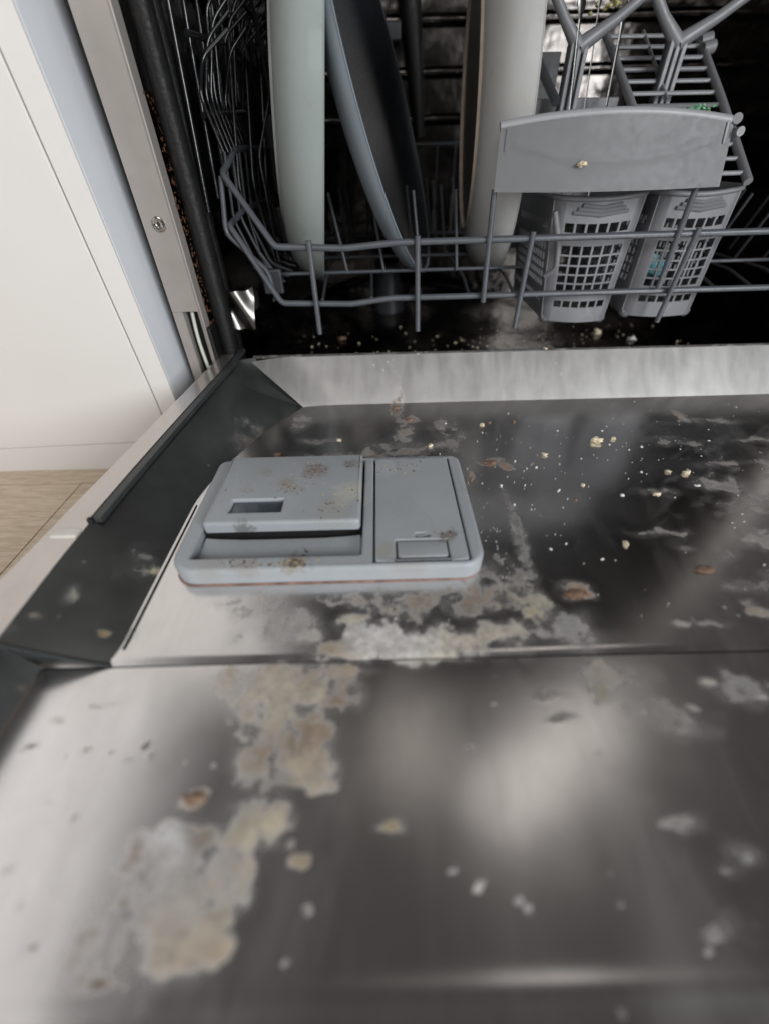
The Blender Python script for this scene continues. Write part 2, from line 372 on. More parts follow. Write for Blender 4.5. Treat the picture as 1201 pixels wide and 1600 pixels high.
# stains dried on the steel: (x, y, rx, ry, sRGB, strength)
ST = [
 (-0.0740, 0.1630, 0.0279, 0.0144, (148,146,142), .55), (-0.0272, 0.1680, 0.0127, 0.0069, (198,188,166), .85), (0.0072, 0.1531, 0.0314, 0.0127, (232,231,228), 1.), (-0.0111, 0.1466, 0.0193, 0.0062, (236,236,234), 1.),
 (0.0408, 0.1494, 0.0181, 0.0081, (214,204,182), .95), (0.0695, 0.1522, 0.0268, 0.0116, (198,190,172), .75), (0.1011, 0.1763, 0.0139, 0.0110, (186,176,138), .65), (0.0035, 0.1763, 0.0195, 0.0077, (160,140,112), .7),
 (-0.0368, 0.1453, 0.0146, 0.0057, (165,143,100), .85), (0.0477, 0.1835, 0.0330, 0.0115, (112,96,80), .7), (0.1262, 0.1547, 0.0200, 0.0138, (150,151,151), .5), (0.1410, 0.1863, 0.0113, 0.0058, (158,122,90), 1.),
 (-0.0550, 0.1544, 0.0089, 0.0049, (205,200,190), .7), (-0.1016, 0.1850, 0.0287, 0.0081, (120,112,104), .5), (-0.0210, 0.1883, 0.0336, 0.0071, (150,140,128), .45), (0.0676, 0.1886, 0.0238, 0.0082, (150,128,98), .6), (0.0228, 0.1405, 0.0379, 0.0042, (200,192,176), .7),
 (-0.1773, 0.1629, 0.0064, 0.0082, (175,165,150), .4),
 (-0.0691, 0.1169, 0.0308, 0.0175, (192,182,162), 1.), (-0.0603, 0.0839, 0.0271, 0.0162, (166,146,117), 1.), (-0.0568, 0.0881, 0.0152, 0.0080, (128,104,74), 1.), (-0.0464, 0.0721, 0.0123, 0.0072, (186,172,148), 1.),
 (-0.0403, 0.1278, 0.0147, 0.0084, (150,130,100), .75), (-0.0275, 0.1117, 0.0086, 0.0085, (130,95,60), .8), (-0.0942, 0.1316, 0.0108, 0.0069, (186,166,140), .75), (-0.0726, 0.0672, 0.0135, 0.0121, (150,145,135), .45),
 (-0.0253, 0.1298, 0.0164, 0.0035, (180,160,140), .5), (-0.0605, 0.0684, 0.0088, 0.0023, (108,96,58), .8),
 (-0.1084, 0.0485, 0.0146, 0.0071, (228,228,228), 1.), (-0.0916, 0.0491, 0.0076, 0.0051, (112,92,66), 1.), (-0.1019, 0.0639, 0.0070, 0.0039, (186,150,112), 1.2), (-0.0659, 0.0513, 0.0140, 0.0093, (208,196,166), .9),
 (-0.0741, 0.0378, 0.0103, 0.0135, (190,180,162), .8), (-0.0867, 0.0144, 0.0154, 0.0115, (190,174,150), .9), (-0.0717, 0.0092, 0.0062, 0.0043, (198,178,150), 1.1), (-0.0822, 0.0267, 0.0180, 0.0106, (176,168,158), .75),
 (-0.0432, 0.0379, 0.0060, 0.0042, (166,145,100), 1.1), (-0.0486, 0.0437, 0.0037, 0.0024, (150,132,98), .7), (-0.1247, 0.0430, 0.0043, 0.0082, (128,102,72), .75), (-0.1271, 0.0347, 0.0033, 0.0023, (138,110,80), .7), (-0.1209, 0.0238, 0.0034, 0.0021, (120,98,72), .8),
 (-0.1070, 0.0185, 0.0306, 0.0217, (182,175,168), .45), (-0.1029, 0.0360, 0.0271, 0.0137, (174,169,166), .5), (-0.1214, 0.0004, 0.0068, 0.0021, (105,82,60), .9), (-0.1298, 0.0077, 0.0080, 0.0072, (165,152,138), .4), (-0.1182, 0.0116, 0.0055, 0.0112, (150,135,118), .4),
 (-0.0404, 0.0213, 0.0032, 0.0018, (215,212,205), 1.2), (-0.0452, 0.0061, 0.0032, 0.0016, (215,215,212), 1.2), (0.0369, 0.0266, 0.0032, 0.0017, (222,220,212), 1.3), (0.0265, 0.0329, 0.0029, 0.0016, (205,205,205), 1.), (0.0555, 0.0206, 0.0028, 0.0014, (205,205,205), 1.1),
 (0.0595, 0.0171, 0.0027, 0.0014, (205,203,198), 1.1), (0.1517, 0.1041, 0.0018, 0.0018, (215,215,212), 1.1), (0.1494, 0.0993, 0.0018, 0.0014, (215,215,212), 1.1), (0.1307, 0.0902, 0.0018, 0.0013, (215,215,212), 1.), (-0.0330, 0.0667, 0.0047, 0.0034, (200,198,192), 1.1),
 (-0.0015, 0.0495, 0.0070, 0.0023, (160,140,95), .8), (0.1287, 0.0046, 0.0032, 0.0016, (190,190,180), 1.1), (0.0622, 0.1077, 0.0016, 0.0011, (210,210,205), .9), (0.0996, 0.0315, 0.0020, 0.0013, (150,145,125), .6), (0.1007, 0.0204, 0.0020, 0.0012, (150,145,125), .6),
 (0.1945, 0.1170, 0.0059, 0.0032, (196,186,168), 1.), (0.1784, 0.1041, 0.0038, 0.0026, (200,180,150), 1.), (0.2242, 0.1086, 0.0034, 0.0026, (200,198,192), 1.), (0.1662, 0.0948, 0.0218, 0.0069, (100,90,84), .4), (0.2149, 0.1123, 0.0192, 0.0093, (96,100,104), .5),
 (0.1398, 0.1233, 0.0215, 0.0124, (160,150,132), .75), (0.1396, 0.1025, 0.0038, 0.0029, (170,145,100), .7), (0.1004, 0.0983, 0.0096, 0.0014, (96,84,70), .9), (0.0930, 0.1143, 0.0023, 0.0016, (90,80,68), .9), (0.0970, 0.1111, 0.0115, 0.0016, (110,98,84), .6), (0.1128, 0.0811, 0.0025, 0.0016, (110,100,88), .7),
 (0.1614, 0.0372, 0.0089, 0.0047, (92,96,108), .5), (0.1511, 0.0306, 0.0058, 0.0030, (105,103,106), .5), (0.1368, 0.0104, 0.0134, 0.0049, (92,84,78), .4), (0.1406, 0.0488, 0.0125, 0.0050, (88,80,76), .4), (0.0458, 0.0846, 0.0032, 0.0019, (140,110,85), .7),
 (-0.1955, 0.1051, 0.0054, 0.0030, (120,98,66), .8), (-0.2061, 0.0890, 0.0055, 0.0024, (112,84,54), .9), (-0.1396, 0.0901, 0.0033, 0.0024, (74,66,38), 1.1), (-0.1329, 0.0834, 0.0025, 0.0019, (100,68,40), 1.1), (-0.1582, 0.0872, 0.0018, 0.0013, (110,80,60), .9), (-0.1717, 0.0888, 0.0030, 0.0030, (160,140,118), .7),
 (-0.1798, 0.0364, 0.0043, 0.0023, (120,100,80), .7), (-0.1752, 0.1139, 0.0079, 0.0016, (160,140,122), .6), (-0.1475, 0.0834, 0.0033, 0.0013, (130,110,90), .7), (-0.1802, 0.0641, 0.0020, 0.0014, (140,120,100), .6), (-0.1605, 0.0574, 0.0020, 0.0022, (150,130,115), .6), (-0.1669, 0.0256, 0.0029, 0.0017, (150,132,112), .6), (-0.1537, 0.0107, 0.0033, 0.0015, (150,130,108), .7),
 (0.0195, 0.4875, 0.0075, 0.0299, (112,86,70), .8), (0.0256, 0.4169, 0.0119, 0.0370, (140,128,118), .55), (0.0382, 0.4567, 0.0080, 0.0081, (146,112,88), .9), (0.1137, 0.3623, 0.0162, 0.0084, (128,104,92), .8), (0.1283, 0.3521, 0.0053, 0.0058, (138,110,86), 1.), (0.0894, 0.3368, 0.0033, 0.0066, (150,122,96), 1.),
 (-0.0270, 0.3809, 0.0636, 0.0063, (130,118,108), .7), (0.0302, 0.3941, 0.0431, 0.0133, (110,102,98), .45), (0.0769, 0.4216, 0.0193, 0.0376, (96,86,80), .45), (0.2929, 0.4859, 0.0113, 0.0053, (150,130,108), .6), (0.3648, 0.4514, 0.0054, 0.0127, (140,116,96), .8),
 (0.2613, 0.3027, 0.0205, 0.0058, (140,122,98), .8), (0.2323, 0.2477, 0.0248, 0.0047, (120,112,98), .6), (0.2502, 0.2076, 0.0069, 0.0039, (166,148,120), 1.2), (0.2470, 0.2283, 0.0062, 0.0028, (170,162,148), .9), (0.3168, 0.2486, 0.0118, 0.0062, (165,158,152), .9), (0.3236, 0.2734, 0.0226, 0.0069, (140,134,130), .7),
 (0.3126, 0.2336, 0.0156, 0.0101, (140,134,132), .7), (0.2741, 0.2190, 0.0131, 0.0048, (120,114,108), .7), (0.2635, 0.1914, 0.0142, 0.0042, (128,124,118), .6), (0.2586, 0.1769, 0.0073, 0.0044, (150,140,126), .9), (0.2591, 0.1670, 0.0053, 0.0042, (160,144,120), 1.2), (0.2665, 0.1684, 0.0063, 0.0053, (168,148,128), 1.),
 (0.2265, 0.1590, 0.0131, 0.0030, (135,130,120), .8), (0.2029, 0.1581, 0.0070, 0.0025, (176,176,168), 1.), (0.3860, 0.4343, 0.0447, 0.0076, (110,100,96), .6), (0.3422, 0.3452, 0.0258, 0.0056, (130,112,110), .8), (0.3273, 0.3112, 0.0243, 0.0099, (112,104,102), .6), (0.3916, 0.3465, 0.0154, 0.0057, (140,134,128), .8),
 (0.3473, 0.2907, 0.0175, 0.0064, (130,124,122), .7), (0.3255, 0.3936, 0.0210, 0.0080, (100,92,90), .5), (0.4092, 0.3896, 0.0207, 0.0052, (108,98,84), .6), (0.0877, 0.2040, 0.0295, 0.0189, (96,88,80), .35), (0.1151, 0.2433, 0.0053, 0.0375, (94,92,90), .45), (0.1172, 0.2836, 0.0046, 0.0355, (84,82,82), .4),
 (0.0809, 0.6196, 0.0098, 0.0199, (150,122,100), .6), (-0.0725, 0.4123, 0.0223, 0.0071, (120,104,92), .5), (-0.1011, 0.4594, 0.0096, 0.0195, (104,94,90), .5),
]
SN = np.array([[s[0], s[1], s[2], s[3], *lin(s[4]), s[5]*(.62 if s[0] > .17 and s[3] < .008 and s[2] > .006 and s[1] > .13 else 1)] for s in ST])
def vnoise(x, y, f, seed):
    g = np.random.default_rng(seed).random((256, 256)); X = x*f+40; Y = y*f+40
    i = np.floor(X).astype(int); j = np.floor(Y).astype(int); u = X-i; v = Y-j; u = u*u*(3-2*u); v = v*v*(3-2*v)
    i &= 255; j &= 255; i1 = (i+1) & 255; j1 = (j+1) & 255
    return (g[j, i]*(1-u)+g[j, i1]*u)*(1-v) + (g[j1, i]*(1-u)+g[j1, i1]*u)*v
def paint(me, cloud=False):
    """writes the stain colour (rgb) and strength (alpha) of every vertex, from its own place on the steel"""
    n = len(me.vertices); co = np.empty(n*3); me.vertices.foreach_get('co', co); co = co.reshape(-1, 3)
    x, y = co[:, 0], co[:, 1]
    rgb = np.tile(np.array(lin((150, 142, 130))), (n, 1)); al = np.zeros(n)
    # slow wobble so that no patch has a clean oval edge
    wx = x + (vnoise(x, y, 55, 1)-.5)*.013 + (vnoise(x, y, 170, 2)-.5)*.006; wy = y + (vnoise(x, y, 55, 3)-.5)*.013 + (vnoise(x, y, 170, 4)-.5)*.006
    fb = .5*vnoise(x, y, 75, 5) + .3*vnoise(x, y, 170, 6) + .2*vnoise(x, y, 370, 8)
    tiny = lambda s: .78 if s[2] < .007 and s[1] < .13 else 1
    acc = np.zeros((n, 3)); wsum = np.full(n, 1e-6); keep = np.ones(n)
    for s in [(*s[:2], s[2]*tiny(s), s[3]*tiny(s), *s[4:7], s[7]*tiny(s)) for s in SN]:
        s = np.array(s); wk = max(.35, min(1, min(s[2], s[3]*1.6)/.011)); px_ = x+(wx-x)*wk; py_ = y+(wy-y)*wk
        q = ((px_-s[0])/s[2])**2 + ((py_-s[1])/s[3])**2
        m = q < 5
        k = 1.1*s[7]*np.exp(-q[m]**1.5*.9)*np.clip(1+(fb[m]-.5)*2.4*wk, .1, 1.4)
        pr = (1 if s[2]*s[3] > 4e-4 else 3 if s[2]*s[3] > 1e-4 else 8)
        acc[m] += s[4:7]*(k*pr)[:, None]; wsum[m] += k*pr; keep[m] *= 1-np.clip(k, 0, .97)
    rgb = (acc + np.array(lin((140, 134, 126)))*.0005)/(wsum+.0005)[:, None]; al = 1-keep
    if cloud:
        # dried wash-water film: cloudy streaks on the right of the steel
        u = x*.8+y*.6; v = -x*.6+y*.8
        st = .55*vnoise(u, v*3.6, 26, 11) + .3*vnoise(u, v*3.2, 70, 12) + .15*vnoise(x, y, 240, 13)
        msk = np.clip((x-.21)/.12, 0, 1)*np.clip((y-.10)/.06, .12, 1)*np.clip((.45-y)/.12, .25, 1)*.8 + .05*np.clip((y-.36)/.08, 0, 1) + .05*np.clip((y-.12)/.05, 0, 1)
        f = np.clip((st-.50)/.22, 0, 1)*np.clip(msk, 0, 1)*.50
        g = np.clip((vnoise(x, y, 18, 14)-.45)/.35, 0, 1)*.07*np.clip((y-.14)/.04, 0, 1)
        f = np.maximum(f, g)*(1-np.clip((-.10-x)/.06, 0, 1)*.8)
        w2 = (f/(f+al+1e-6))[:, None]; rgb = rgb*(1-w2) + np.array(lin((150, 144, 138)))*w2; al = 1-(1-al)*(1-f)
    rgba = np.concatenate([rgb, np.clip(al, 0, 1.3)[:, None]], 1).astype(np.float32)
    at = me.color_attributes.new('stain', 'FLOAT_COLOR', 'POINT'); at.data.foreach_set('color', rgba.ravel())
    return al
def grid_mesh(name, x0, y0, x1, y1, step, zf=lambda x, y: 0*x):
    nx = int((x1-x0)/step)+1; ny = int((y1-y0)/step)+1
    X, Y = np.meshgrid(np.linspace(x0, x1, nx), np.linspace(y0, y1, ny)); Z = zf(X, Y)
    V = np.stack([X, Y, Z], -1).reshape(-1, 3); I = np.arange(nx*ny).reshape(ny, nx)
    F = np.stack([I[:-1, :-1], I[:-1, 1:], I[1:, 1:], I[1:, :-1]], -1).reshape(-1, 4)
    me = bpy.data.meshes.new(name); me.vertices.add(len(V)); me.vertices.foreach_set('co', V.ravel())
    me.loops.add(F.size); me.loops.foreach_set('vertex_index', F.ravel()); me.polygons.add(len(F))
    me.polygons.foreach_set('loop_start', np.arange(0, F.size, 4)); me.polygons.foreach_set('loop_total', np.full(len(F), 4))
    me.update(calc_edges=True); me.validate()
    for p in me.polygons: p.use_smooth = True
    al = paint(me, True)
    nv = len(me.vertices); co = np.empty(nv*3); me.vertices.foreach_get('co', co); co = co.reshape(-1, 3)
    h = .5+.5*np.sin(co[:, 0]*2100+np.sin(co[:, 1]*900)*2)*np.sin(co[:, 1]*1900+co[:, 0]*500)
    co[:, 2] += np.clip(al-.55, 0, .6)*.0004*(.4+.6*h); me.vertices.foreach_set('co', co.ravel()); me.update()
    return me
def zbump(x, y):      # faint sag and the roll at the handle edge
    z = .0006*np.sin(x*9+1)*np.sin(y*11)
    z = z + .0006*np.exp(-((y+.004)/.0042)**2) - .0012*(1/(1+np.exp((y+.022)/.004)))
    return z
D('door_panel', grid_mesh('door_panel', -.2325, -.10, .66, .1374, .0021, zbump), M_door)
D('inner_panel', grid_mesh('inner_panel', -.2325, .1385, .66, .5035, .0021, lambda x, y: .0012*np.clip((y-.1385)/.004, 0, 1) + .0004*np.sin(x*14)*np.sin(y*13)), M_door)
D('seam_strip', box(-.23, .1345, -.006, .66, .1390, -.0016), M_black)
# steep steel slope at the hinge end
bx0, bx1 = -.103, .60
def bev(u, v):
    xl = -.103 + (-.1665+.103)*v; xr = .60+.05*v
    s = v; y = .5015 + .0435*s; z = .001 + .049*s
    dd = max(0, 1-((.60+.103)*u)/.05); y -= .016*dd*dd*(.25+.75*s)
    return (xl+(xr-xl)*u, y, z)
be = sheet(bev, 300, 26); me = bpy.data.meshes.new('hinge_slope'); be.to_mesh(me); be.free(); paint(me)
for p in me.polygons: p.use_smooth = True
D('hinge_slope', me, M_bevel)
D('slope_lip', tube([(-.168, .547, .0495), (.65, .547, .0495)], .0024), M_side, 60)
# flared side wall between the flat steel and the door edge
def side_section(y):
    """(x, z) points from the top edge down to the steel, at depth y"""
    if y <= .1392: xb = -.227
    elif y < .156: xb = -.1785 - .004*((.156-y)/.017)**2
    elif y < .30: xb = -.1785
    else: t = (y-.30)/.2; xb = -.1785 + (.1785-.103)*min(1, max(0, t))**1.5
    if y > .5: xb = -.103 - .0635*(y-.5)/.045
    zt = .030 + .016*max(0, min(1, (y-.2)/.35)); xt = -.2395 + .046*max(0, min(1, (y-.2)/.37))**1.2
    zb = .0002 if y <= .5 else .0002+.049*(y-.5)/.045
    return xb, zb, xt, zt
Y0, Y1 = .1394, .545
def sidef(u, v):
    y = Y0 + (Y1-Y0)*v
    if .16 > y > .12: pass
    xb, zb, xt, zt = side_section(y)
    s = u; x = xt+(xb-xt)*s; z = zt + (zb-zt)*(1-(1-s)**1.12)
    return (x, y, z)
sb = sheet(sidef, 26, 280); Y0, Y1 = -.10, .1391; sb = sheet(sidef, 26, 140, sb); me = bpy.data.meshes.new('side_wall'); sb.to_mesh(me); sb.free()
for p in me.polygons: p.use_smooth = True
paint_keep = SN; SN = np.array([[s[0], s[1], s[2], s[3], *lin(s[4]), s[5]] for s in [
 ((-0.2225, 0.1822, 0.02)[0], (-0.2225, 0.1822, 0.02)[1], .0035, .008, (165,165,150), .6), ((-0.2301, 0.1614, 0.02)[0], (-0.2301, 0.1614, 0.02)[1], .005, .004, (150,140,110), .35),
 ((-0.1973, 0.2252, 0.012)[0], (-0.1973, 0.2252, 0.012)[1], .012, .016, (140,142,132), .35), ((-0.1841, 0.2197, 0.01)[0], (-0.1841, 0.2197, 0.01)[1], .004, .004, (190,180,150), 1.),
 ((-0.1932, 0.1596, 0.015)[0], (-0.1932, 0.1596, 0.015)[1], .004, .003, (160,135,90), .9), ((-0.2273, 0.1255, 0.02)[0], (-0.2273, 0.1255, 0.02)[1], .006, .004, (150,130,100), .6),
 ((-0.2462, 0.1475, 0.02)[0], (-0.2462, 0.1475, 0.02)[1], .008, .006, (130,140,136), .7), (-.15, .42, .03, .04, (70,60,54), .45)]])
paint(me); SN = paint_keep
D('side_wall', me, M_side)
Y0, Y1 = .1394, .545
prof = [sidef(k/20, 0) for k in range(21)]
D('wall_end_cap', sheet(lambda u, v: (lambda p: (p[0]+.0012*v, .1386+.0035*(v**2), max(.0, p[2]*(1-v)+.0*v)))(prof[int(round(u*20))]), 20, 6), simple('dark_end_cap', (34, 38, 38), .42, 0, .2, 40, bump=.2), 50)
D('wall_end_roll', tube([(p[0], .1388, p[2]) for p in prof], .0013, seg=8), simple('dark_folded_edge', (58, 62, 62), .35, .4), 60)
sw2 = me.copy()
for v in sw2.vertices: v.co.x = .43 - v.co.x + .215
D('side_wall', sw2, M_side)
# pale outer edge of the door, widening towards the handle
def edge_x(y):
    return -.320 + .10*max(0, (y+.1)/.67)**.93
def flange(u, v):
    y = -.10 + .67*v; xb, zb, xt, zt = side_section(min(y, .545)); xo = edge_x(y)
    if y > .545: zt = .046
    if u < .12: return (xo, y, zt-.022*(1-u/.12)-.002)
    t = (u-.12)/.88; x = xo+(xt-xo)*t; z = zt-.0022*(1-min(1, t*8))
    return (x, y, z)
D('door_edge', sheet(flange, 24, 160), M_flange, 50)
b = bmesh.new(); ol = [(edge_x(y)+.003, y) for y in np.linspace(-.16, .54, 12)]; ol = [(.72, .54), *ol[::-1], (.72, -.16)]
lo = [b.verts.new((x, y, -.05)) for x, y in ol]; hi = [b.verts.new((x, y, -.012)) for x, y in ol]
b.faces.new(hi); b.faces.new(lo[::-1])
for k in range(len(ol)): b.faces.new((lo[k], lo[(k+1) % len(ol)], hi[(k+1) % len(ol)], hi[k]))
D('outer_door_panel', b, M_white)
# rubber sealing lip along the side
path = []
for k in range(30):
    y = .247+(.585-.247)*k/29; xb, zb, xt, zt = side_section(min(y, .54)); path.append((xt+.005, y, zt+.0015))
b = bmesh.new(); pr_ = [(-.0040, -.003), (-.0040, .0005), (.0034, .0011), (.0042, .0003), (.0042, -.003)]; rings = [[b.verts.new((p[0]+q[0], p[1], p[2]+q[1])) for q in pr_] for p in path]
for r0, r1 in zip(rings, rings[1:]):
    for k in range(5): b.faces.new((r0[k], r0[(k+1) % 5], r1[(k+1) % 5], r1[k]))
b.faces.new(rings[0]); b.faces.new(rings[-1][::-1])
D('sealing_lip', b, M_bar, 30)
D('sealing_lip', tube([(p[0]-.0056, p[1]+.003, p[2]-.0018) for p in path], .0018, seg=8), M_rubber, 40)
D('wall_groove', tube([(side_section(y)[0]+.0006, y, .0012) for y in np.linspace(.150, .30, 24)], .0010, seg=6), M_rubber, 60)
D('lip_end', box(path[0][0]-.0070, path[0][1]-.003, path[0][2]-.005, path[0][0]-.002, path[0][1]+.002, path[0][2]+.0025, bev=.002), M_rubber)
D('edge_notch', box(-.2585, .2285, .0285, -.2385, .2385, .0335, bev=.0015), simple('pale_clip', (214, 210, 200), .4))

# detergent dispenser
dx0, dx1, dy0, dy1 = -.1655, .0765, .2035, .3525
hous = slab(rrect(dx0, dy0, dx1, dy1, (.020, .018, .010, .010), 8), .0008, .0175, .0038,
            [rrect(-.1518, .2165, -.0182, .3478, .003, 3), rrect(-.0096, .2078, .0654, .3482, .002, 3)], .0072, 5)
slab(rrect(-.153, .214, -.0165, .349, .001, 1), .0035, .0074, .0002, bm=hous)
slab(rrect(-.0105, .2065, .0665, .349, .001, 1), .0035, .0074, .0002, bm=hous)
D('dispenser_housing', hous, M_disp, 32)
def specks(pts, seed, mat, name):
    b = bmesh.new(); q = random.Random(seed)
    for (x, y, z, sx, sy, n_) in pts:
        for k in range(n_):
            px_, py_ = q.gauss(x, sx), q.gauss(y, sy); r_ = q.choice((.00025, .00035, .0004, .0005, .0008))
            if z > .02 and not (-.149 < px_ < -.021 and .250 < py_ < .3455): continue
            bmesh.ops.create_icosphere(b, subdivisions=1, radius=1, matrix=Matrix.Translation((px_, py_, z)) @ Matrix.Rotation(q.random()*6, 4, 'Z') @ Matrix.Diagonal((r_*q.uniform(.8, 2.2), r_*q.uniform(.6, 1.2), r_*.45, 1)))
    D(name, b, mat, 70, kind='stuff')
specks([((-0.0649, 0.3194, 0.025)[0], (-0.0649, 0.3194, 0.025)[1], .0251, .006, .009, 110), ((-0.0833, 0.2934, 0.025)[0], (-0.0833, 0.2934, 0.025)[1], .0251, .006, .004, 46), ((-0.0311, 0.3253, 0.025)[0], (-0.0311, 0.3253, 0.025)[1], .0251, .005, .003, 40),
        ((-0.0438, 0.267, 0.025)[0], (-0.0438, 0.267, 0.025)[1], .0251, .02, .008, 30), ((-0.1137, 0.2873, 0.025)[0], (-0.1137, 0.2873, 0.025)[1], .0251, .02, .01, 20), ((-0.0677, 0.206, 0.0175)[0], .2098, .0176, .006, .0025, 60),
        ((-0.1043, 0.204, 0.0175)[0], .2095, .0176, .012, .0022, 40), ((-0.0721, 0.226, 0.008)[0], .226, .0082, .006, .005, 26), ((0.0497, 0.235, 0.018)[0], (0.0497, 0.235, 0.018)[1], .0179, .004, .002, 30), ((0.0197, 0.3332, 0.018)[0], (0.0197, 0.3332, 0.018)[1], .0179, .016, .006, 26)],
       5, simple('dried_brown_specks', (96, 72, 50), .6, 0, .6, 500), 'dried_specks')
specks([((-0.0773, 0.3127, 0.025)[0], (-0.0773, 0.3127, 0.025)[1], .0251, .008, .010, 40), ((-0.0335, 0.2796, 0.025)[0], (-0.0335, 0.2796, 0.025)[1], .0251, .010, .008, 50), ((0.0071, 0.3338, 0.018)[0], (0.0071, 0.3338, 0.018)[1], .0179, .010, .005, 24), ((-0.0783, 0.2063, 0.0175)[0], .2098, .0176, .016, .0025, 40)],
       6, simple('dried_pale_specks', (190, 172, 130), .6, 0, .4, 500), 'dried_specks')
D('dispenser_rim_stain', slab(rrect(dx0-.0004, dy0-.0010, dx1+.0002, dy1+.0004, .019, 8), .0010, .0026, .0008), simple('dried_tomato_rim', (128, 100, 90), .6, 0, .4, 90, grime=(196, 176, 140), grime_amt=.9), 40)
lid = slab(rrect(-.1498, .2475, -.0202, .3460, (.003, .003, .002, .002), 3), .0150, .0252, .0030, [rrect(-.1315, .2610, -.0870, .2780, .0008, 2)], .0216, 4)
lidob = D('detergent_lid', lid, M_disp, 32)
win = put(obj('lid_window', slab(rrect(-.1315, .2610, -.0870, .2780, .0008, 2), .0205, .0222, .0003), M_disp_dark, smooth=30), dw)
gapb = box(-.1500, .2482, .0076, -.0200, .346, .0146)
D('lid_shadow_block', gapb, M_black)  # black block stands in for the shadow under the lid
D('lid_gap_shade', box(-.1505, .2455, .0076, -.0195, .2490, .0079), M_black)  # black plate stands in for shade below the lid's front edge
D('lid_gap_shade', box(-.1512, .2485, .0076, -.0188, .3472, .0090), M_black)  # black inlay stands in for shade in the gap round the lid
D('lid_gap_shade', box(-.0090, .2084, .0076, .0648, .3476, .0142), M_black)  # black inlay darkens the gap round the rinse aid lid as shade
D('lid_catch', box(-.062, .2490, .0078, -.048, .253, .0136, bev=.0008), M_disp)
D('lid_catch', box(-.042, .2492, .0078, -.036, .253, .0120, bev=.0008), M_disp_dark)
D('tray_curve', sheet(lambda u, v: (-.1495+.129*u, .2170+.0288*v, .0080-.0004*v+.0036*0+.0026*abs(2*u-1)**4*v**2), 24, 4), M_disp, 40)
rl = slab(rrect(-.0078, .2093, .0636, .3465, .002, 3), .0125, .0178, .0009,
          [rrect(.0080, .2098, .0496, .2310, .0008, 2), rrect(.0240, .2345, .0362, .2385, .0006, 1)], .0140, 3)
D('rinse_aid_lid', rl, M_disp, 32)
D('lid_latch', slab(rrect(.0095, .2122, .0481, .2296, (.003, .003, .001, .001), 3), .0138, .0181, .0012), M_disp, 32)
D('latch_slot_shade', box(.0075, .2078, .0142, .0500, .2119, .0176), M_disp_dark)  # dark slab stands in for the shaded slot at the latch
D('lid_emblem', lathe([(.0112, .0177), (.0118, .01793), (.0124, .01793), (.0130, .0177)], 48), M_disp, 50).location = (.0285, .2475, 0)

# ---- tub and front frame
D('tub_wall', box(-.238, .5735, -.08, -.2235, 1.16, .86), M_tub)
D('tub_wall', box(.645, .5735, -.08, .66, 1.16, .86), M_tub)
D('tub_ceiling', box(-.238, .5735, .86, .66, 1.16, .875), M_tub)
D('tub_back', box(-.2235, 1.145, -.08, .645, 1.16, .86), M_tub)
def tubfloor(u, v):
    x = -.2235+.8685*u; y = .548+.60*v
    t = max(0, min(1, (y-.548)/.05)); z = .040*(1-t)**1.6 - .004 + .006*math.sin(x*23+1)*math.sin(y*31)*min(1, v*6)*.5 - .012*math.sin(math.pi*v)
    return (x, y, z)
M_sump = stain_steel('sump_steel', (.060, .052, .048), .22, (.5, .5, 1), .22, attr=False, filmcol=(58, 44, 36)); wavy(M_sump, 30, .002)
D('tub_floor', sheet(tubfloor, 80, 70), M_sump, 60)
for zz in (.30, .365, .43, .47):
    D('tub_rib', tube([(-.22, 1.144, zz), (.64, 1.144, zz)], .009, seg=10), M_tub, 60)
D('door_gasket', tube([(-.2085, .586, .02), (-.2085, .586, .85), (.63, .586, .85)], .0125, seg=10), M_rubber, 50)
D('door_gasket', tube([(-.2175, .635, .0), (-.2175, .635, .85)], .011, seg=10), M_rubber, 50)
D('threshold_seal', tube([(-.20, .5525, .0425), (.64, .5525, .0425)], .0045, seg=8), M_rubber, 50)
# front frame, with its lower cut-out
fo = [(-.2605, .0), (-.2605, .86), (-.2245, .86), (-.2245, .0), (-.2275, .0), (-.2275, .1045), (-.2475, .1045), (-.2475, .0)]
b = bmesh.new()
box(-.2605, .5585, .1045, -.2262, .5725, .86, b); box(-.2605, .5585, .0, -.2478, .5725, .1042, b); box(-.2295, .5600, .0, -.2262, .5725, .1042, b)
D('front_frame', b, M_frame)
D('frame_edge', box(-.2258, .5565, .0, -.2236, .5900, .86, bev=.0006), M_frame)
D('frame_recess', box(-.2477, .5700, .0, -.2296, .5724, .1043), M_black)
D('front_frame', box(.66, .5585, 0, .685, .5725, .86), M_frame)
D('tub_side_skin', box(-.2565, .573, -.01, -.2385, 1.16, .86), M_black)
D('hinge_cable', tube(fillet([(-.2395, .567, .102), (-.2400, .562, .07), (-.236, .556, .04), (-.231, .551, .02)], .02), .0022), M_cable, 60)
D('hinge_arm', box(-.2235, .555, .03, -.2180, .600, .085, bev=.002), M_rubber)
s = D('frame_screw', lathe([(0, .0012), (.0024, .0012), (.0026, .0026), (.0046, .0030), (.0054, .0020), (.0058, .0008), (.0066, .0006), (.0072, .0014), (.0078, -.001)], 24), M_chrome, 40)
s.matrix_world = Matrix.Translation((-.2424, .5580, .1953)) @ Matrix.Rotation(R(90), 4, 'X')
s.location, s.rotation_euler = (-.2424, .5580, .1953), (R(90), 0, 0)
b = sheet(lambda u, v: (-.2005+.032*u+.004*v, .592+.010*math.sin(u*5+v*4)*.6, .0745+.048*v-.004*math.sin(u*3)), 14, 16)
for v in b.verts: v.co += Vector((0, .0030*math.sin(v.co.x*170+v.co.z*90), .0012*math.sin(v.co.x*300)))
D('corner_bracket', b, simple('crumpled_bright_steel', (140, 138, 134), .34, 1., .03, 30), 60)

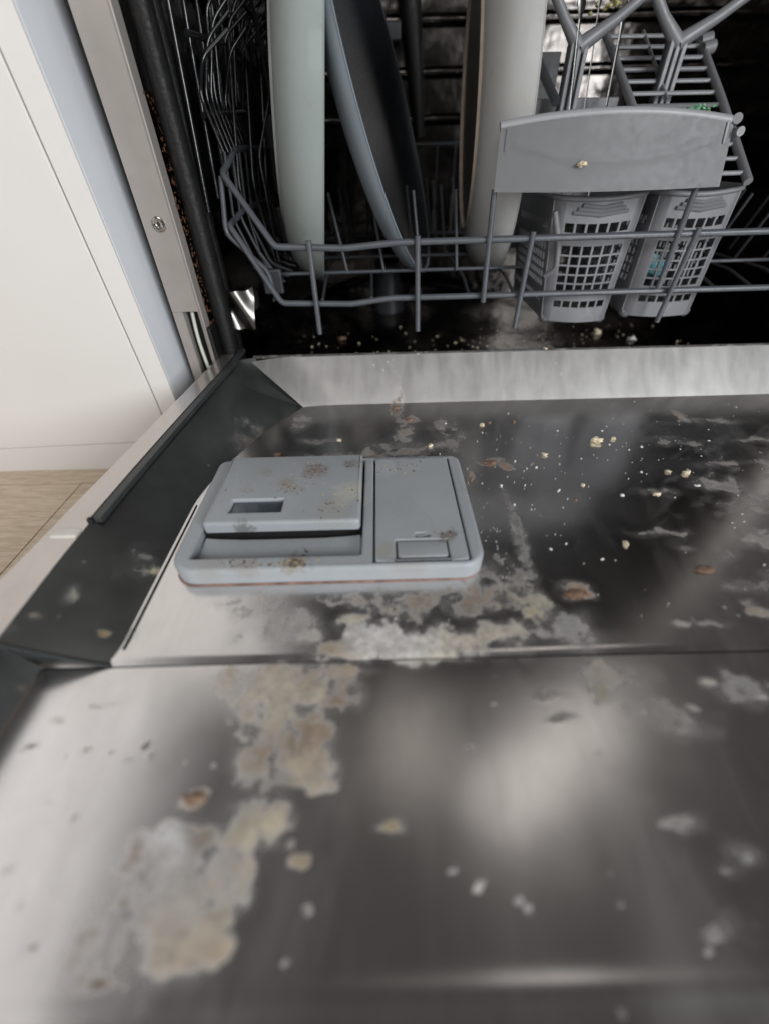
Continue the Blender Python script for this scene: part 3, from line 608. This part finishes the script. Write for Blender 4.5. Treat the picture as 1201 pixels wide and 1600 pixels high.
# spray arm, feed pipe
arm = tube([(.0, 1.02, .050), (-.06, .93, .052), (-.10, .87, .05), (-.14, .81, .048)], [.010, .017, .018, .009], flat=.45, seg=12)
tube([(.0, 1.02, .050), (.06, .99, .052), (.12, .95, .052), (.18, .90, .048)], [.010, .017, .018, .009], bm=arm, flat=.45, seg=12)
D('lower_spray_arm', arm, M_tub, 50)
D('spray_arm_hub', lathe([(0, .075), (.02, .072), (.03, .05), (.034, .0), (.036, -.02)], 32), M_plastic_d, 40).location = (.02, 1.0, 0)
D('water_feed_pipe', tube([(0.0894, 1.12, 0.2726), (0.0775, 1.12, 0.3656), (0.0661, 1.12, 0.4494), (0.0585, 1.12, 0.5095)], [.010, .016, .020, .022], seg=12), M_rubber, 50)
# upper spray feed bracket
D('feed_bracket', box(-.02, 1.10, .40, .05, 1.13, .425, bev=.003), M_plastic_d)
# bits of food stuck below the rack
# ---------------------------------------------------------------- racks
def W(parent, name, path, r=.0022, mat=None, f=.010, **k):
    return put(obj(name, tube(fillet(path, f) if len(path) > 2 else path, r, seg=8), mat or M_wire, smooth=60, **k), parent)
rack = thing('lower_rack', 'grey wire lower dish rack with a plastic grip, holding the bowls and cutlery baskets', 'dish rack', (.2, .8, .08))
W(rack, 'rim_rail', [(-.170, 1.09, .262), (-.178, .70, .258), (-.176, .612, .236), (-0.1216, 0.575, 0.1688), (-0.0383, 0.575, 0.1657), (0.0227, 0.575, 0.1702), (0.462, 0.575, 0.1724), (.60, .575, .178)], .0037, f=.006)
W(rack, 'rim_rail', [(-.172, 1.09, .196), (-.182, .70, .196), (-.181, .612, .187), (-0.1256, 0.58, 0.1061), (-0.0353, 0.58, 0.1033), (0.0147, 0.58, 0.109), (0.5026, 0.58, 0.1107), (.60, .580, .118)], .0037, f=.006)
# front uprights
for p0, p1 in (((-0.0807, 0.5705, 0.1749), (-0.0802, 0.5715, 0.0694)), ((0.0464, 0.5705, 0.1772), (0.0502, 0.5715, 0.0704)), ((0.1293, 0.5695, 0.2179), (0.1329, 0.5715, 0.1039)), ((0.1812, 0.5705, 0.1782), (0.1794, 0.5715, 0.0714)),
               ((0.3519, 0.5695, 0.2169), (0.3527, 0.5715, 0.1152)), ((0.374, 0.57, 0.1779), (0.3685, 0.572, 0.0741))):
    W(rack, 'front_wire', [p0, p1], .0033)
# base: wires across and wires running back
for y, z in ((.682, .120), (.80, .120), (.92, .120), (1.05, .120)):
    W(rack, 'base_wire', [(-.165, y+.006, z+.03), (-.150, y, z), (.19, y, z)] if y > .69 else [(-.166, .672, .150), (-.150, .681, z), (.60, .700, z)], .0024)
for x in (-.14, -.075, -.01, .055, .12, .18):
    W(rack, 'base_wire', [(x, .600, .105), (x, .66, .1165), (x, 1.08, .1165), (x, 1.09, .19)], .0020, M_darkwire)
for x in (.45, .50, .55):
    W(rack, 'base_wire', [(x, .60, .105), (x, .66, .1165), (x, 1.08, .1165), (x, 1.09, .19)], .0020, M_darkwire)
# tines: rows of pegs
for y, x0 in ((.683, -.098), (.802, -.10), (.922, -.10), (1.05, -.10)):
    for k in range(5 if y < .7 else 6):
        x = x0+.053*k
        if y < .7 and k == 6: continue
        W(rack, 'tine', [(x, y, .119), (x-.012-.004*(y < .7)*(3-k), y+.012, .212)], .0021, M_darkwire if y > .7 else M_wire)
for y, x0 in ((.72, .455), (.80, .455), (.90, .455), (1.0, .455)):
    for k in range(4): W(rack, 'tine', [(x0+.045*k, y, .119), (x0+.045*k+.006, y-.03, .20)], .0020, M_darkwire)
# side wires
for k in range(14):
    y = .64+.034*k; W(rack, 'side_wire', [(-.176, y, .255), (-.182, y, .19), (-.160, y+.004, .128), (-.13, y+.004, .118)], .0019, M_darkwire)
for k in range(20):
    x = -.165+.036*k; W(rack, 'back_wire', [(x, 1.09, .262), (x, 1.095, .18), (x, 1.08, .118)], .0018, M_darkwire)
W(rack, 'rim_rail', [(-.170, 1.09, .262), (.60, 1.09, .262)], .003, M_darkwire)
for k in range(24):
    y = .640+.019*k; h = .33+.012*(k % 5)+.003*k
    W(rack, 'shelf_wire', [(-.177, y, .255), (-.186, y-.012, .30), (-.180+.004*(k % 3), y+.004, h), (-.150, y+.012, h+.02)], .0021, M_gloss)
for zz, xx in ((.285, -.188), (.345, -.186), (.39, -.172)):
    W(rack, 'shelf_wire', [(xx, .63, zz), (xx+.006, .80, zz+.012), (xx, 1.09, zz)], .0030, M_gloss)
for k in range(7):
    x = -.168+.012*k; W(rack, 'peg_wire', [(x, .70+.03*k, .12), (x-.012, .69+.03*k, .22), (x-.002, .72+.03*k, .33)], .0022, M_gloss)
for k in range(9):
    y = .62+.05*k; W(rack, 'shelf_wire', [(-.205, y, .20+.01*k), (-.200, y+.01, .33+.01*(k % 3)), (-.196, y+.02, .43)], .0030, M_gloss)
for k in range(5):
    W(rack, 'shelf_wire', [(-.150+.012*k, .72+.05*k, .13), (-.158+.012*k, .74+.05*k, .25), (-.135+.010*k, .76+.05*k, .31), (-.150+.010*k, .80+.05*k, .42)], .0024, M_gloss)
put(obj('shelf_panel', box(-.196, .84, .21, -.190, .90, .36, bev=.002), M_plastic_d), rack)
put(obj('shelf_panel', box(-.150, 1.00, .24, -.128, 1.006, .37, bev=.002), M_plastic_d), rack)
put(obj('shelf_clip', box(-.178, .90, .20, -.150, .925, .30, bev=.004), M_plastic_d), rack)
put(obj('shelf_clip', box(-.160, .80, .13, -.135, .82, .19, bev=.004), M_plastic_d), rack)
# folding peg strip on the left, plastic runner
put(obj('rack_wheel', lathe([(0, -.008), (.012, -.008), (.016, -.005), (.016, .005), (.012, .008), (0, .008)], 28), M_plastic_d, smooth=40), rack).matrix_basis = Matrix.Translation((-.197, .70, .085)) @ Matrix.Rotation(R(90), 4, 'Y')
W(rack, 'corner_wire', [(-0.1792, 0.615, 0.2338), (-0.1875, 0.612, 0.1789), (-0.1403, 0.6, 0.1384), (-0.1368, 0.592, 0.1156)], .0030)
W(rack, 'corner_wire', [(-0.1878, 0.613, 0.1788), (-0.1593, 0.61, 0.1548), (-0.1585, 0.61, 0.1405)], .0024)
put(obj('corner_clip', box(-.158, .632, .105, -.132, .642, .135, bev=.002), M_plastic_d), rack)
# plastic grip
hz0, hz1, hx0, hx1 = .216, .268, .1275, .3640
def grip(u, v):
    crown = .0085*(1-(2*u-1)**2)
    z = hz0 + (hz1+crown-hz0)*v - .0015*(1-(2*u-1)**2)*(1-v)
    x = hx0+(hx1-hx0)*u + (.0075*(1-v) if u > .5 else 0)*(2*u-1) + (1-v)*-.0006
    smile = .80-.62*(1-(2*u-1)**2)*.62
    d = .0005*math.exp(-((v-smile)/.07)**2)*(1 if .06 < u < .94 else 0)
    y = .560 + .007*v - d - .0035*math.sin(math.pi*u)
    return x, y, z
b = sheet(grip, 90, 44)
ex = bmesh.ops.solidify(b, geom=list(b.faces), thickness=.004)
M_grip = simple('grip_plastic', (148, 149, 152), .42, 0, .04, 25, bump=.03)
put(obj('front_grip', b, M_grip, smooth=50), rack)
lipp = [Vector(grip(u/30, 1.0))+Vector((0, .004, 0)) for u in range(31)]
put(obj('grip_lip', tube(lipp, .0045, seg=10), M_grip, smooth=60), rack)
put(obj('grip_clip', tube([(.3655, .566, .270), (.3665, .572, .268), (.3672, .582, .266)], [.0046, .0050, .004], seg=14), M_plastic, smooth=60), rack)
put(obj('grip_clip', tube([(.3700, .560, .2600), (.3700, .572, .2590)], [.0040, .0040], seg=14), M_plastic, smooth=60), rack)
put(obj('grip_rib', tube([grip(.03, .95), grip(.028, .62)], .0016, seg=6), M_plastic, smooth=60), rack)
put(obj('grip_rib', tube([grip(.972, .97), grip(.972, .66)], .0020, seg=6), M_plastic, smooth=60), rack)

# upper rack, seen only as dark wires at the very top
ur = thing('upper_rack', 'dark wire upper dish rack above the plates, only its lowest wires in view', 'dish rack', (.2, .9, .44))
for k in range(26):
    x = -.19+.03*k; W(ur, 'base_wire', [(x, .72, .50), (x, .74, .455), (x, 1.10, .455)], .0018, M_darkwire)
for y in (.74, .86, .98, 1.10): W(ur, 'base_wire', [(-.20, y, .452), (.60, y, .452)], .0026, M_darkwire)
for k in range(10): W(ur, 'side_wire', [(-.200, .70+.04*k, .53), (-.205, .70+.04*k, .47), (-.18, .70+.04*k, .452)], .0019, M_darkwire)
W(ur, 'rim_rail', [(-.205, 1.1, .53), (-.205, .70, .53), (.60, .70, .53)], .003, M_darkwire)
put(obj('slide_rail', box(-.222, .60, .40, -.210, 1.13, .425, bev=.002), M_rubber), ur)

# ---------------------------------------------------------------- dishes
def dish(name, label, cat, centre, axis, prof_parts, roll=0):
    t = thing(name, label, cat, centre); z = Vector(axis).normalized()
    t.rotation_mode = 'QUATERNION'; t.rotation_quaternion = z.to_track_quat('Z', 'Y')
    for nm, prof, mat in prof_parts: obj(nm, lathe(prof), mat, t, smooth=40)
    return t
# heights are measured along the axis from the rim plane; the foot lies at -depth
def bowlprof(Rr, depth, rf, wall=.004, belly=.72):
    o = []; n = 16
    for k in range(n+1):
        t = k/n; r = rf + (Rr-rf)*(math.sin(t*math.pi/2)**.72); h = -depth + depth*(t**1.55)
        o.append((r, h))
    rim = [(Rr+.0006, .0012), (Rr-.0012, .0022), (Rr-wall, .0012)]
    inn = [(max(r-wall*1.1, 0), h+wall) for r, h in o[::-1][1:]]
    return o, rim, inn
def bowl(name, label, cat, centre, axis, Rr, depth, rf, m_out, m_in, m_ring, m_base, wall=.004):
    o, rim, inn = bowlprof(Rr, depth, rf, wall)
    return dish(name, label, cat, centre, axis, [
        ('outer_wall', o, m_out), ('rim', [o[-1]]+rim+[inn[0]], m_out), ('inner_face', inn+[(0, -depth+wall)], m_in),
        ('foot_ring', [(rf+.0003, -depth+.001), (rf-.0002, -depth-.003), (rf-.0028, -depth-.0034), (rf-.004, -depth+.001)], m_ring),
        ('base', [(rf-.004, -depth+.001), (rf*.6, -depth+.002), (0, -depth+.002)], m_base)])
bowl('bowl', 'pale mint bowl standing on edge at the left end of the lower rack', 'bowl', (-0.0692, 0.765, 0.2931), (.9887, .0948, -.1158), .196, .052, .130, M_mint, M_mint, M_grey, M_mint)
bowl('plate', 'blue grey plate with a dark inside, leaning between the mint bowl and the off-white bowl', 'plate', (0.0181, 0.765, 0.2946), (.930, -.19, .30), .196, .032, .12, M_blue, M_plate_inside, M_blue, M_blue)
bowl('bowl', 'off-white bowl on edge with a tan unglazed foot ring, beside the grey grip', 'bowl', (0.1775, 0.775, 0.2954), (.993, -.085, .05), .195, .048, .135, M_grey, M_grey, M_ring, M_base)

# ---------------------------------------------------------------- cutlery baskets
def basket(label, tl, tr, bl, br, left_side, y, depth, bend=.0):
    t = thing('cutlery_basket', label, 'cutlery basket', ((bl[0]+br[0])/2, y, bl[2]), 'grey cutlery baskets in the lower rack')
    TL, TR, BL, BR = map(Vector, (tl, tr, bl, br))
    def P(u, v):
        p = (BL*(1-u)+BR*u)*(1-v) + (TL*(1-u)+TR*u)*v
        e = min(u, 1-u)/.09; rnd = .008*(1-min(1, e))**2
        return (p.x, p.y - .006*math.sin(math.pi*u) + rnd, p.z - bend*math.sin(math.pi*u)*(.4+.6*v)*.6)
    us = [0, .12] + [.12+.76*k/6 for k in range(1, 7)] + [1]
    vs = [0, .13, .20, .27, .345, .42, .495, .575, .66, .745, .83, 1]
    openrows = {1, 3, 4, 5, 6, 7, 8, 9} - {2}
    def oc(i, j): return 1 <= i <= 6 and j in (1, 3, 4, 5, 6, 7, 9)
    put(obj('front_lattice', lattice(P, us, vs, oc, .20, .18, .0028), M_plastic, smooth=50), t)
    rim = [Vector(P(u/20, 1.0))+Vector((0, -.001, 0)) for u in range(21)]
    back = depth
    loop = rim + [Vector((TR.x+.002, y+.02, TR.z)), Vector((TR.x+.006, y+back, TR.z)), Vector((TL.x+.004, y+back, TL.z)), Vector((TL.x-.002, y+.02, TL.z))] + [rim[0]]
    put(obj('top_rim', tube(loop, .0028, seg=8), M_plastic, smooth=60), t)
    for nm, T0, B0 in (('side_lattice', TL, BL), ('side_lattice', TR, BR)):
        def S(u, v, T0=T0, B0=B0):
            p = B0*(1-v)+T0*v
            return (p.x+.004*u, p.y+.006+(back-.004)*u, p.z)
        put(obj(nm, lattice(S, [k/14 for k in range(15)], vs, lambda i, j: 1 <= i <= 12 and j in (1, 3, 4, 5, 6, 7, 9), .3, .25, .0024, (1 if T0 is TR else -1, 0, 0)), M_plastic, smooth=50), t)
    def Bk(u, v):
        p = (BL*(1-u)+BR*u)*(1-v) + (TL*(1-u)+TR*u)*v; return (p.x+.004, p.y+back, p.z)
    put(obj('back_lattice', lattice(Bk, us, vs, oc, .26, .22, .0024), M_plastic, smooth=50), t)
    def Bt(u, v): p = BL*(1-u)+BR*u; return (p.x, p.y+.004+(back-.006)*v, p.z+.002)
    put(obj('bottom_lattice', lattice(Bt, [k/7 for k in range(8)], [k/14 for k in range(15)], lambda i, j: 0 < i < 6, .35, .35, .0024, (0, 0, -1)), M_plastic, smooth=50), t)
    for u in (.07, .93):
        q = P(u, 0); put(obj('foot', lathe([(0, -.0045), (.005, -.004), (.008, .0), (.008, .003)], 16), M_plastic, smooth=50), t).location = Vector((q[0], q[1]+.010, q[2]))
    # stepped label ledges under the rim
    for k in range(3):
        w = .30-.045*k; a = Vector(P(.5-w, .90+.028*k)); c = Vector(P(.5+w, .90+.028*k)); m = Vector(P(.5, .885+.028*k))
        put(obj('grip_step', tube([a+Vector((0, -.001, 0)), m+Vector((0, -.0015, 0)), c+Vector((0, -.001, 0))], .0021, seg=6), M_plastic, smooth=60), t)
    return t
b1 = basket('grey lattice cutlery basket nearer the off-white bowl, with an empty open top', (0.2112, 0.605, 0.2073), (0.322, 0.605, 0.2099), (0.2248, 0.6, 0.0718), (0.3126, 0.6, 0.0697), True, .605, .17, .006)
b2 = basket('grey lattice cutlery basket at the right, under the raised ladder-like lid', (0.3372, 0.605, 0.2096), (0.4335, 0.605, 0.2125), (0.3353, 0.6, 0.0758), (0.4294, 0.6, 0.0753), False, .605, .17, .006)
def handle(t, x, y, z0, zj, armL, armR):
    for k in (-1, 0, 1):
        put(obj('handle_stem', box(x+k*.0080-.0027, y-.006, z0, x+k*.0080+.0027, y+.004, zj, bev=.001), M_plastic), t)
    put(obj('handle_stem', box(x-.0120, y-.0015, z0, x+.0120, y+.006, zj-.001), M_plastic_d), t)
    j = Vector((x, y, zj))
    for a in (armL, armR):
        a = Vector(a); m = j.lerp(a, .5)+Vector((0, 0, -.004))
        put(obj('handle_arm', tube([j+Vector((0, 0, -.004)), m, a], [.0085, .0058, .0055], flat=1.0, seg=10), M_plastic, smooth=60), t)
handle(b1, .2500, .745, .235, (0.2505, 0.745, 0.3469)[2], (0.2062, 0.745, 0.3903), (0.3288, 0.745, 0.3911))
handle(b2, .3700, .745, .235, (0.3742, 0.745, 0.3479)[2], (0.3207, 0.745, 0.3894), (0.4479, 0.745, 0.3875))
# solid dividers behind the first basket
put(obj('divider', box(.190, .778, .13, .330, .782, .3015, bev=.001), M_plastic), b1)
put(obj('divider', box(.190, .846, .13, .262, .850, .352, bev=.001), M_plastic_d), b1)
put(obj('divider', tube([(0.2208, 0.7, 0.2927), (0.2054, 0.76, 0.3358)], .005, seg=8), M_plastic_d, smooth=50), b1)
put(obj('side_arch', tube(fillet([(0.2114, 0.6, 0.1943), (0.2244, 0.6, 0.1618), (0.2296, 0.603, 0.1333), (0.2192, 0.61, 0.1233)], .01), .0035, seg=8), M_plastic, smooth=60), b1)
# raised lid: two rails and its rungs
Lb, Lt = Vector((0.3199, 0.59, 0.2177)), Vector((0.3137, 0.84, 0.3679))
Rb, Rt = Vector((0.4216, 0.59, 0.218)), Vector((0.438, 0.84, 0.367))
for a_, b_ in ((Lb, Lt), (Rb, Rt)): put(obj('lid_rail', tube([a_, a_.lerp(b_, .5)+Vector((0, 0, .002)), b_], .0045, seg=8), M_plastic, smooth=60), b2)
for k in range(12):
    t_ = .05+.083*k; put(obj('lid_rung', tube([Lb.lerp(Lt, t_), Rb.lerp(Rt, t_)], .0024, seg=6), M_plastic, smooth=60), b2)
mL, mR = Lb.lerp(Rb, .42), Lt.lerp(Rt, .42)
put(obj('lid_rail', tube([mL.lerp(mR, .5), mR+Vector((0, 0, 0))], .0022, seg=6), M_plastic, smooth=60), b2)
for q in (Rt.lerp(Rb, .15), Rt.lerp(Rb, .09)):
    put(obj('lid_pivot', tube([q+Vector((-.003, -.002, 0)), q+Vector((.012, 0, .003))], .0072, seg=14), M_plastic, smooth=60), b2)

# scrubbing sponge scrap in the second basket, cutlery
def lump(r, seedv, sx=1, sy=1, sz=.7, sub=2, rough=.35):
    b = bmesh.new(); bmesh.ops.create_icosphere(b, subdivisions=sub, radius=r); rr = random.Random(seedv)
    off = Vector((rr.random()*9, rr.random()*9, rr.random()*9))
    from mathutils import noise as mn
    for v in b.verts:
        d = 1+rough*2*mn.noise(v.co/r*1.25+off)+rough*mn.noise(v.co/r*3.1+off)
        v.co = Vector((v.co.x*sx*d, v.co.y*sy*d, v.co.z*sz*d))
    return b
def leafy(name, label, cat, c, mat, n=26, r=.010):
    b = bmesh.new(); rr = random.Random(3)
    for k in range(n):
        o = Vector((rr.gauss(0, 1)*r*1.1, rr.gauss(0, .5)*r, rr.gauss(0, .35)*r)); q = lump(r*.36, k, sub=1)
        me = bpy.data.meshes.new('t'); q.to_mesh(me); q.free(); me.transform(Matrix.Translation(Vector(c)+o)); b.from_mesh(me); bpy.data.meshes.remove(me)
    o = obj(name, b, mat, smooth=60); o['label'] = label; o['category'] = cat; return o
leafy('herb_sprig', 'small bright green scrap caught behind the top edge of the grey grip', 'food scrap', (0.3328, 0.586, 0.2766), simple('green_herb', (118, 176, 134), .6, 0, .3, 200), 60, .0058)
leafy('egg_scrap', 'pale yellow food scrap lying between the cutlery at the top of the picture', 'food scrap', (0.2993, 0.8, 0.3869), simple('yellow_scrap', (200, 192, 140), .6, 0, .2, 200), 18, .009)
cut = simple('cutlery_steel', (120, 120, 118), .38, 1., .05, 40)
def utensil(name, label, p0, p1, w0, w1):
    t = thing(name, label, 'cutlery', p0, 'cutlery standing in the baskets')
    put(obj('shaft', tube([p0, Vector(p0).lerp(Vector(p1), .6), p1], [w0, w0*.6, w0*.7], flat=.35, seg=10), cut, smooth=50), t)
    e = Vector(p1)+(Vector(p1)-Vector(p0)).normalized()*.03
    put(obj('head', tube([p1, Vector(p1).lerp(e, .4), e], [w0*.7, w1, w1*.4], flat=.3, seg=12), cut, smooth=50), t)
utensil('spoon', 'steel spoon standing left of centre behind the first basket handle', (.262, .72, .16), (0.2435, 0.74, 0.3643), .0035, .010)
utensil('fork', 'slim steel fork crossing behind the first basket handle', (.285, .74, .16), (0.274, 0.77, 0.3776), .0026, .007)
utensil('knife', 'steel knife leaning between the two basket handles', (.30, .72, .16), (0.2996, 0.75, 0.3524), .0042, .006)
sc_ = obj('detergent_wrapper', lump(.010, 5, 1.2, .5, 1.6, 2, .3), simple('blue_green_wrapper', (92, 150, 160), .4, 0, .5, 120)); sc_.location = (0.3682, 0.625, 0.13)
sc_['label'] = 'blue and green scrap seen through the lattice of the right cutlery basket'; sc_['category'] = 'wrapper'

# ---------------------------------------------------------------- crumbs
C_pale = simple('pale_crumb', (226, 214, 186), .7, 0, .2, 400, bump=.3)
C_tan = simple('toasted_crumb', (126, 102, 84), .6, 0, .3, 400, bump=.3)
C_white = simple('white_flake', (226, 226, 220), .6, 0, .1, 400, bump=.3)
CR = [
 ((0.2408, 0.3967, 0.003), .0064, 'p', 'largest pale crumb, the jagged left one of a close pair on the dark steel', 1.15),
 ((0.261, 0.3998, 0.003), .0040, 'p', 'pale crumb just right of the largest jagged crumb', .8),
 ((0.1738, 0.371, 0.003), .0038, 'p', 'round pale crumb alone between the dispenser and the jagged crumb pair', 1),
 ((0.1201, 0.439, 0.003), .0036, 'p', 'pale crumb near the hinge slope with a tan crumb touching it', 1),
 ((0.13, 0.4451, 0.002), .0026, 't', 'small tan crumb touching a pale one near the hinge slope', 1),
 ((0.1593, 0.4449, 0.003), .0034, 't', 'orange-tan crumb near the hinge slope, right of the touching pair', .8),
 ((0.2885, 0.3341, 0.003), .0038, 'p', 'left one of two twin pale crumbs at the right of the dark steel', 1),
 ((0.305, 0.3312, 0.003), .0046, 'p', 'larger right one of two twin pale crumbs at the right of the dark steel', 1),
 ((0.226, 0.3, 0.0025), .0023, 'w', 'small white crumb midway between the twin crumbs and the rice-like crumb', 1),
 ((0.1994, 0.2358, 0.003), .0034, 'p', 'rice-like pale crumb, the nearest one on the bare steel right of the dispenser', .75),
 ((0.1799, 0.2951, 0.0025), .0024, 't', 'brownish crumb right of the dispenser lid, left of the small white crumb', .8),
 ((0.1949, 0.3169, 0.002), .0022, 'p', 'small pale crumb with a tan speck, just behind the brownish crumb', 1),
 ((0.1157, 0.3195, 0.0025), .0021, 'w', 'white crumb closest to the right side of the dispenser', .8),
 ((0.2843, 0.382, 0.0025), .0021, 'w', 'small white crumb right of the jagged crumb pair', .8),
 ((0.2618, 0.3359, 0.0025), .0019, 'w', 'tiny white crumb left of the twin pale crumbs', .8),
 ((0.2591, 0.3006, 0.0025), .0030, 'p', 'flat cream crumb on a smear below the twin pale crumbs', 1.4),
 ((0.3047, 0.3117, 0.0025), .0024, 'w', 'elongated white crumb just below the larger twin crumb', 1.6),
 ((-0.0499, 0.4119, 0.003), .0030, 'p', 'pale crumb on the dark steel behind the detergent lid', 1),
 ((0.0534, 0.396, 0.003), .0030, 'p', 'pale crumb behind the rinse aid lid', 1.2),
 ((0.034, 0.4545, 0.003), .0034, 't', 'tan crumb beside the rusty smear under the hinge slope', 1.3),
 ((0.0186, 0.4851, 0.006), .0054, 't', 'rusty brown lump at the foot of the hinge slope', .8),
 ((-0.1166, 0.3841, 0.003), .0040, 't', 'toasted crumb touching the back left corner of the dispenser', 1.2),
 ((0.113, 0.3578, 0.003), .0052, 't', 'flat pinkish scrap behind the right corner of the dispenser', 1.9),
 ((0.0879, 0.3306, 0.003), .0022, 't', 'tiny orange crumb against the back right edge of the dispenser', .8),
 ((0.1403, 0.1859, 0.002), .0050, 't', 'flat orange scrap on the steel in front and right of the dispenser', 2.0),
 ((0.2477, 0.2059, 0.002), .0046, 't', 'flat tan flake among white streaks at the far right', 1.8),
 ((-0.1011, 0.0633, 0.002), .0042, 't', 'orange crumb on the near left of the door among dried milky stains', 1.3),
 ((0.3561, 0.438, 0.003), .0028, 't', 'brownish crumb near the hinge slope at the right', .8),
 ((0.2138, 0.5555, 0.2374), .0045, 'p', 'cream crumb stuck on the face of the grey rack grip', 1),
]
for i, (p, r, kd, lab, sx) in enumerate(CR):
    big = r > .004
    o = obj('crumb', lump(r*.8, 100+i, sx, .9, .55 if sx < 1.5 else .25, 3 if big else 2, .55 if kd == 'p' else .35), {'p': C_pale, 't': C_tan, 'w': C_white}[kd], smooth=70)
    o.location = (p[0], p[1], (.0011+r*.25) if p[2] < .01 else p[2]); o['label'] = lab; o['category'] = 'crumb'; o['group'] = 'food crumbs scattered over the dishwasher'
b = bmesh.new(); rg = random.Random(4)
for k in range(420):
    z_ = rg.uniform(.04, .30); m_ = Matrix.Translation((rg.uniform(-.2232, -.2195), rg.uniform(.572, .625), z_)) @ Matrix.Rotation(rg.random()*6, 4, 'X') @ Matrix.Diagonal((.0006, rg.uniform(.0006, .0018), rg.uniform(.0006, .004), 1))
    bmesh.ops.create_icosphere(b, subdivisions=1, radius=1, matrix=m_)
o = obj('wall_grime', b, simple('brown_grime', (104, 70, 48), .35, 0, .6, 300), smooth=70, kind='stuff'); put(o, dw)
b = bmesh.new(); rr = random.Random(11)
def addspeck(x, y, z, r):
    m = Matrix.Translation((x, y, z)) @ Matrix.Rotation(rr.random()*6, 4, 'Z') @ Matrix.Diagonal((r*rr.uniform(.7, 1.5), r*rr.uniform(.6, 1.), r*.5, 1))
    bmesh.ops.create_icosphere(b, subdivisions=1, radius=1, matrix=m)
cl = [(rr.uniform(.10, .46), rr.uniform(.24, .46)) for _ in range(14)]
for k in range(150):
    c_ = rr.choice(cl) if rr.random() < .6 else (rr.gauss(.24, .13), rr.gauss(.36, .07)); x = c_[0]+rr.gauss(0, .022); y = min(.49, max(.21, c_[1]+rr.gauss(0, .014)))
    if -.175 < x < .082 and y < .36: continue
    if x < -.13 or x > .52: continue
    addspeck(x, y, .0016, rr.choice((.0004, .0005, .0005, .0006, .0007, .0009, .0013)))
for k in range(40): addspeck(rr.gauss(.092, .006), rr.uniform(.2, .34), .0016, rr.uniform(.0003, .0006))
for k in range(30): addspeck(rr.uniform(.0, .55), rr.uniform(.15, .24), .0016, rr.uniform(.0003, .0007))
o = obj('crumb_specks', b, C_white, smooth=70, kind='stuff', label='tiny pale food specks scattered over the steel door', category='crumbs')
b = bmesh.new()
for k in range(150):
    x, y = (rr.gauss(.27, .09), rr.uniform(.70, .80)) if k % 2 else (rr.uniform(-.16, .55), rr.uniform(.70, .86))
    addspeck(x, y, tubfloor((x+.2235)/.8685, (y-.548)/.60)[2]+.001, rr.choice((.001, .0012, .0016, .0026)))
o = obj('threshold_scraps', b, C_pale, smooth=70, kind='stuff', label='pale food scraps on the dark tub edge under the rack', category='crumbs')
for i, (p, r, kd, lab) in enumerate([
 ((0.4072, 0.7964, -0.013), .0085, 'p', 'cheese-coloured scrap on the dark tub edge below the left cutlery basket'),
 ((0.4538, 0.7543, -0.013), .0070, 'w', 'white flake on the dark tub edge below the gap between the cutlery baskets'),
 ((0.2185, 0.547, 0.0512), .0028, 'p', 'cream scrap on the tub edge just above the hinge slope'),
 ((-0.0723, 0.7996, -0.013), .0075, 't', 'brown scrap on the dark tub edge right of the first front wire'),
 ((0.0481, 0.546, 0.0491), .0026, 'w', 'white flake on the top edge of the hinge slope below the second front wire')]):
    o = obj('food_scrap', lump(r*.8, 300+i, 1.2, .9, .7, 2, .5), {'p': C_pale, 't': C_tan, 'w': C_white}[kd], smooth=70)
    o.location = p if p[2] > 0 else (p[0], p[1], tubfloor((p[0]+.2235)/.8685, (p[1]-.548)/.60)[2]+r*.4); o['label'] = lab; o['category'] = 'food scrap'; o['group'] = 'food scraps on the tub edge'

# parts of the door, the dispenser and the frame hang one level deeper
def nest(parent_name, names):
    par = bpy.data.objects[parent_name]
    for o in list(dw.children):
        if o.name.split('.')[0] in names and o is not par:
            o.parent = par; o.matrix_parent_inverse = Matrix.Identity(4)
bpy.data.objects['outer_door_panel'].name = 'door'
nest('door', {'door_panel', 'inner_panel', 'seam_strip', 'hinge_slope', 'slope_lip', 'side_wall', 'door_edge', 'sealing_lip', 'wall_groove', 'wall_end_cap', 'wall_end_roll', 'lip_end', 'edge_notch'})
nest('dispenser_housing', {'dispenser_rim_stain', 'detergent_lid', 'lid_window', 'lid_shadow_block', 'lid_gap_shade', 'lid_catch', 'tray_curve', 'rinse_aid_lid', 'lid_latch', 'latch_slot_shade', 'lid_emblem', 'dried_specks'})
nest('front_frame', {'frame_edge', 'frame_recess', 'frame_screw'})
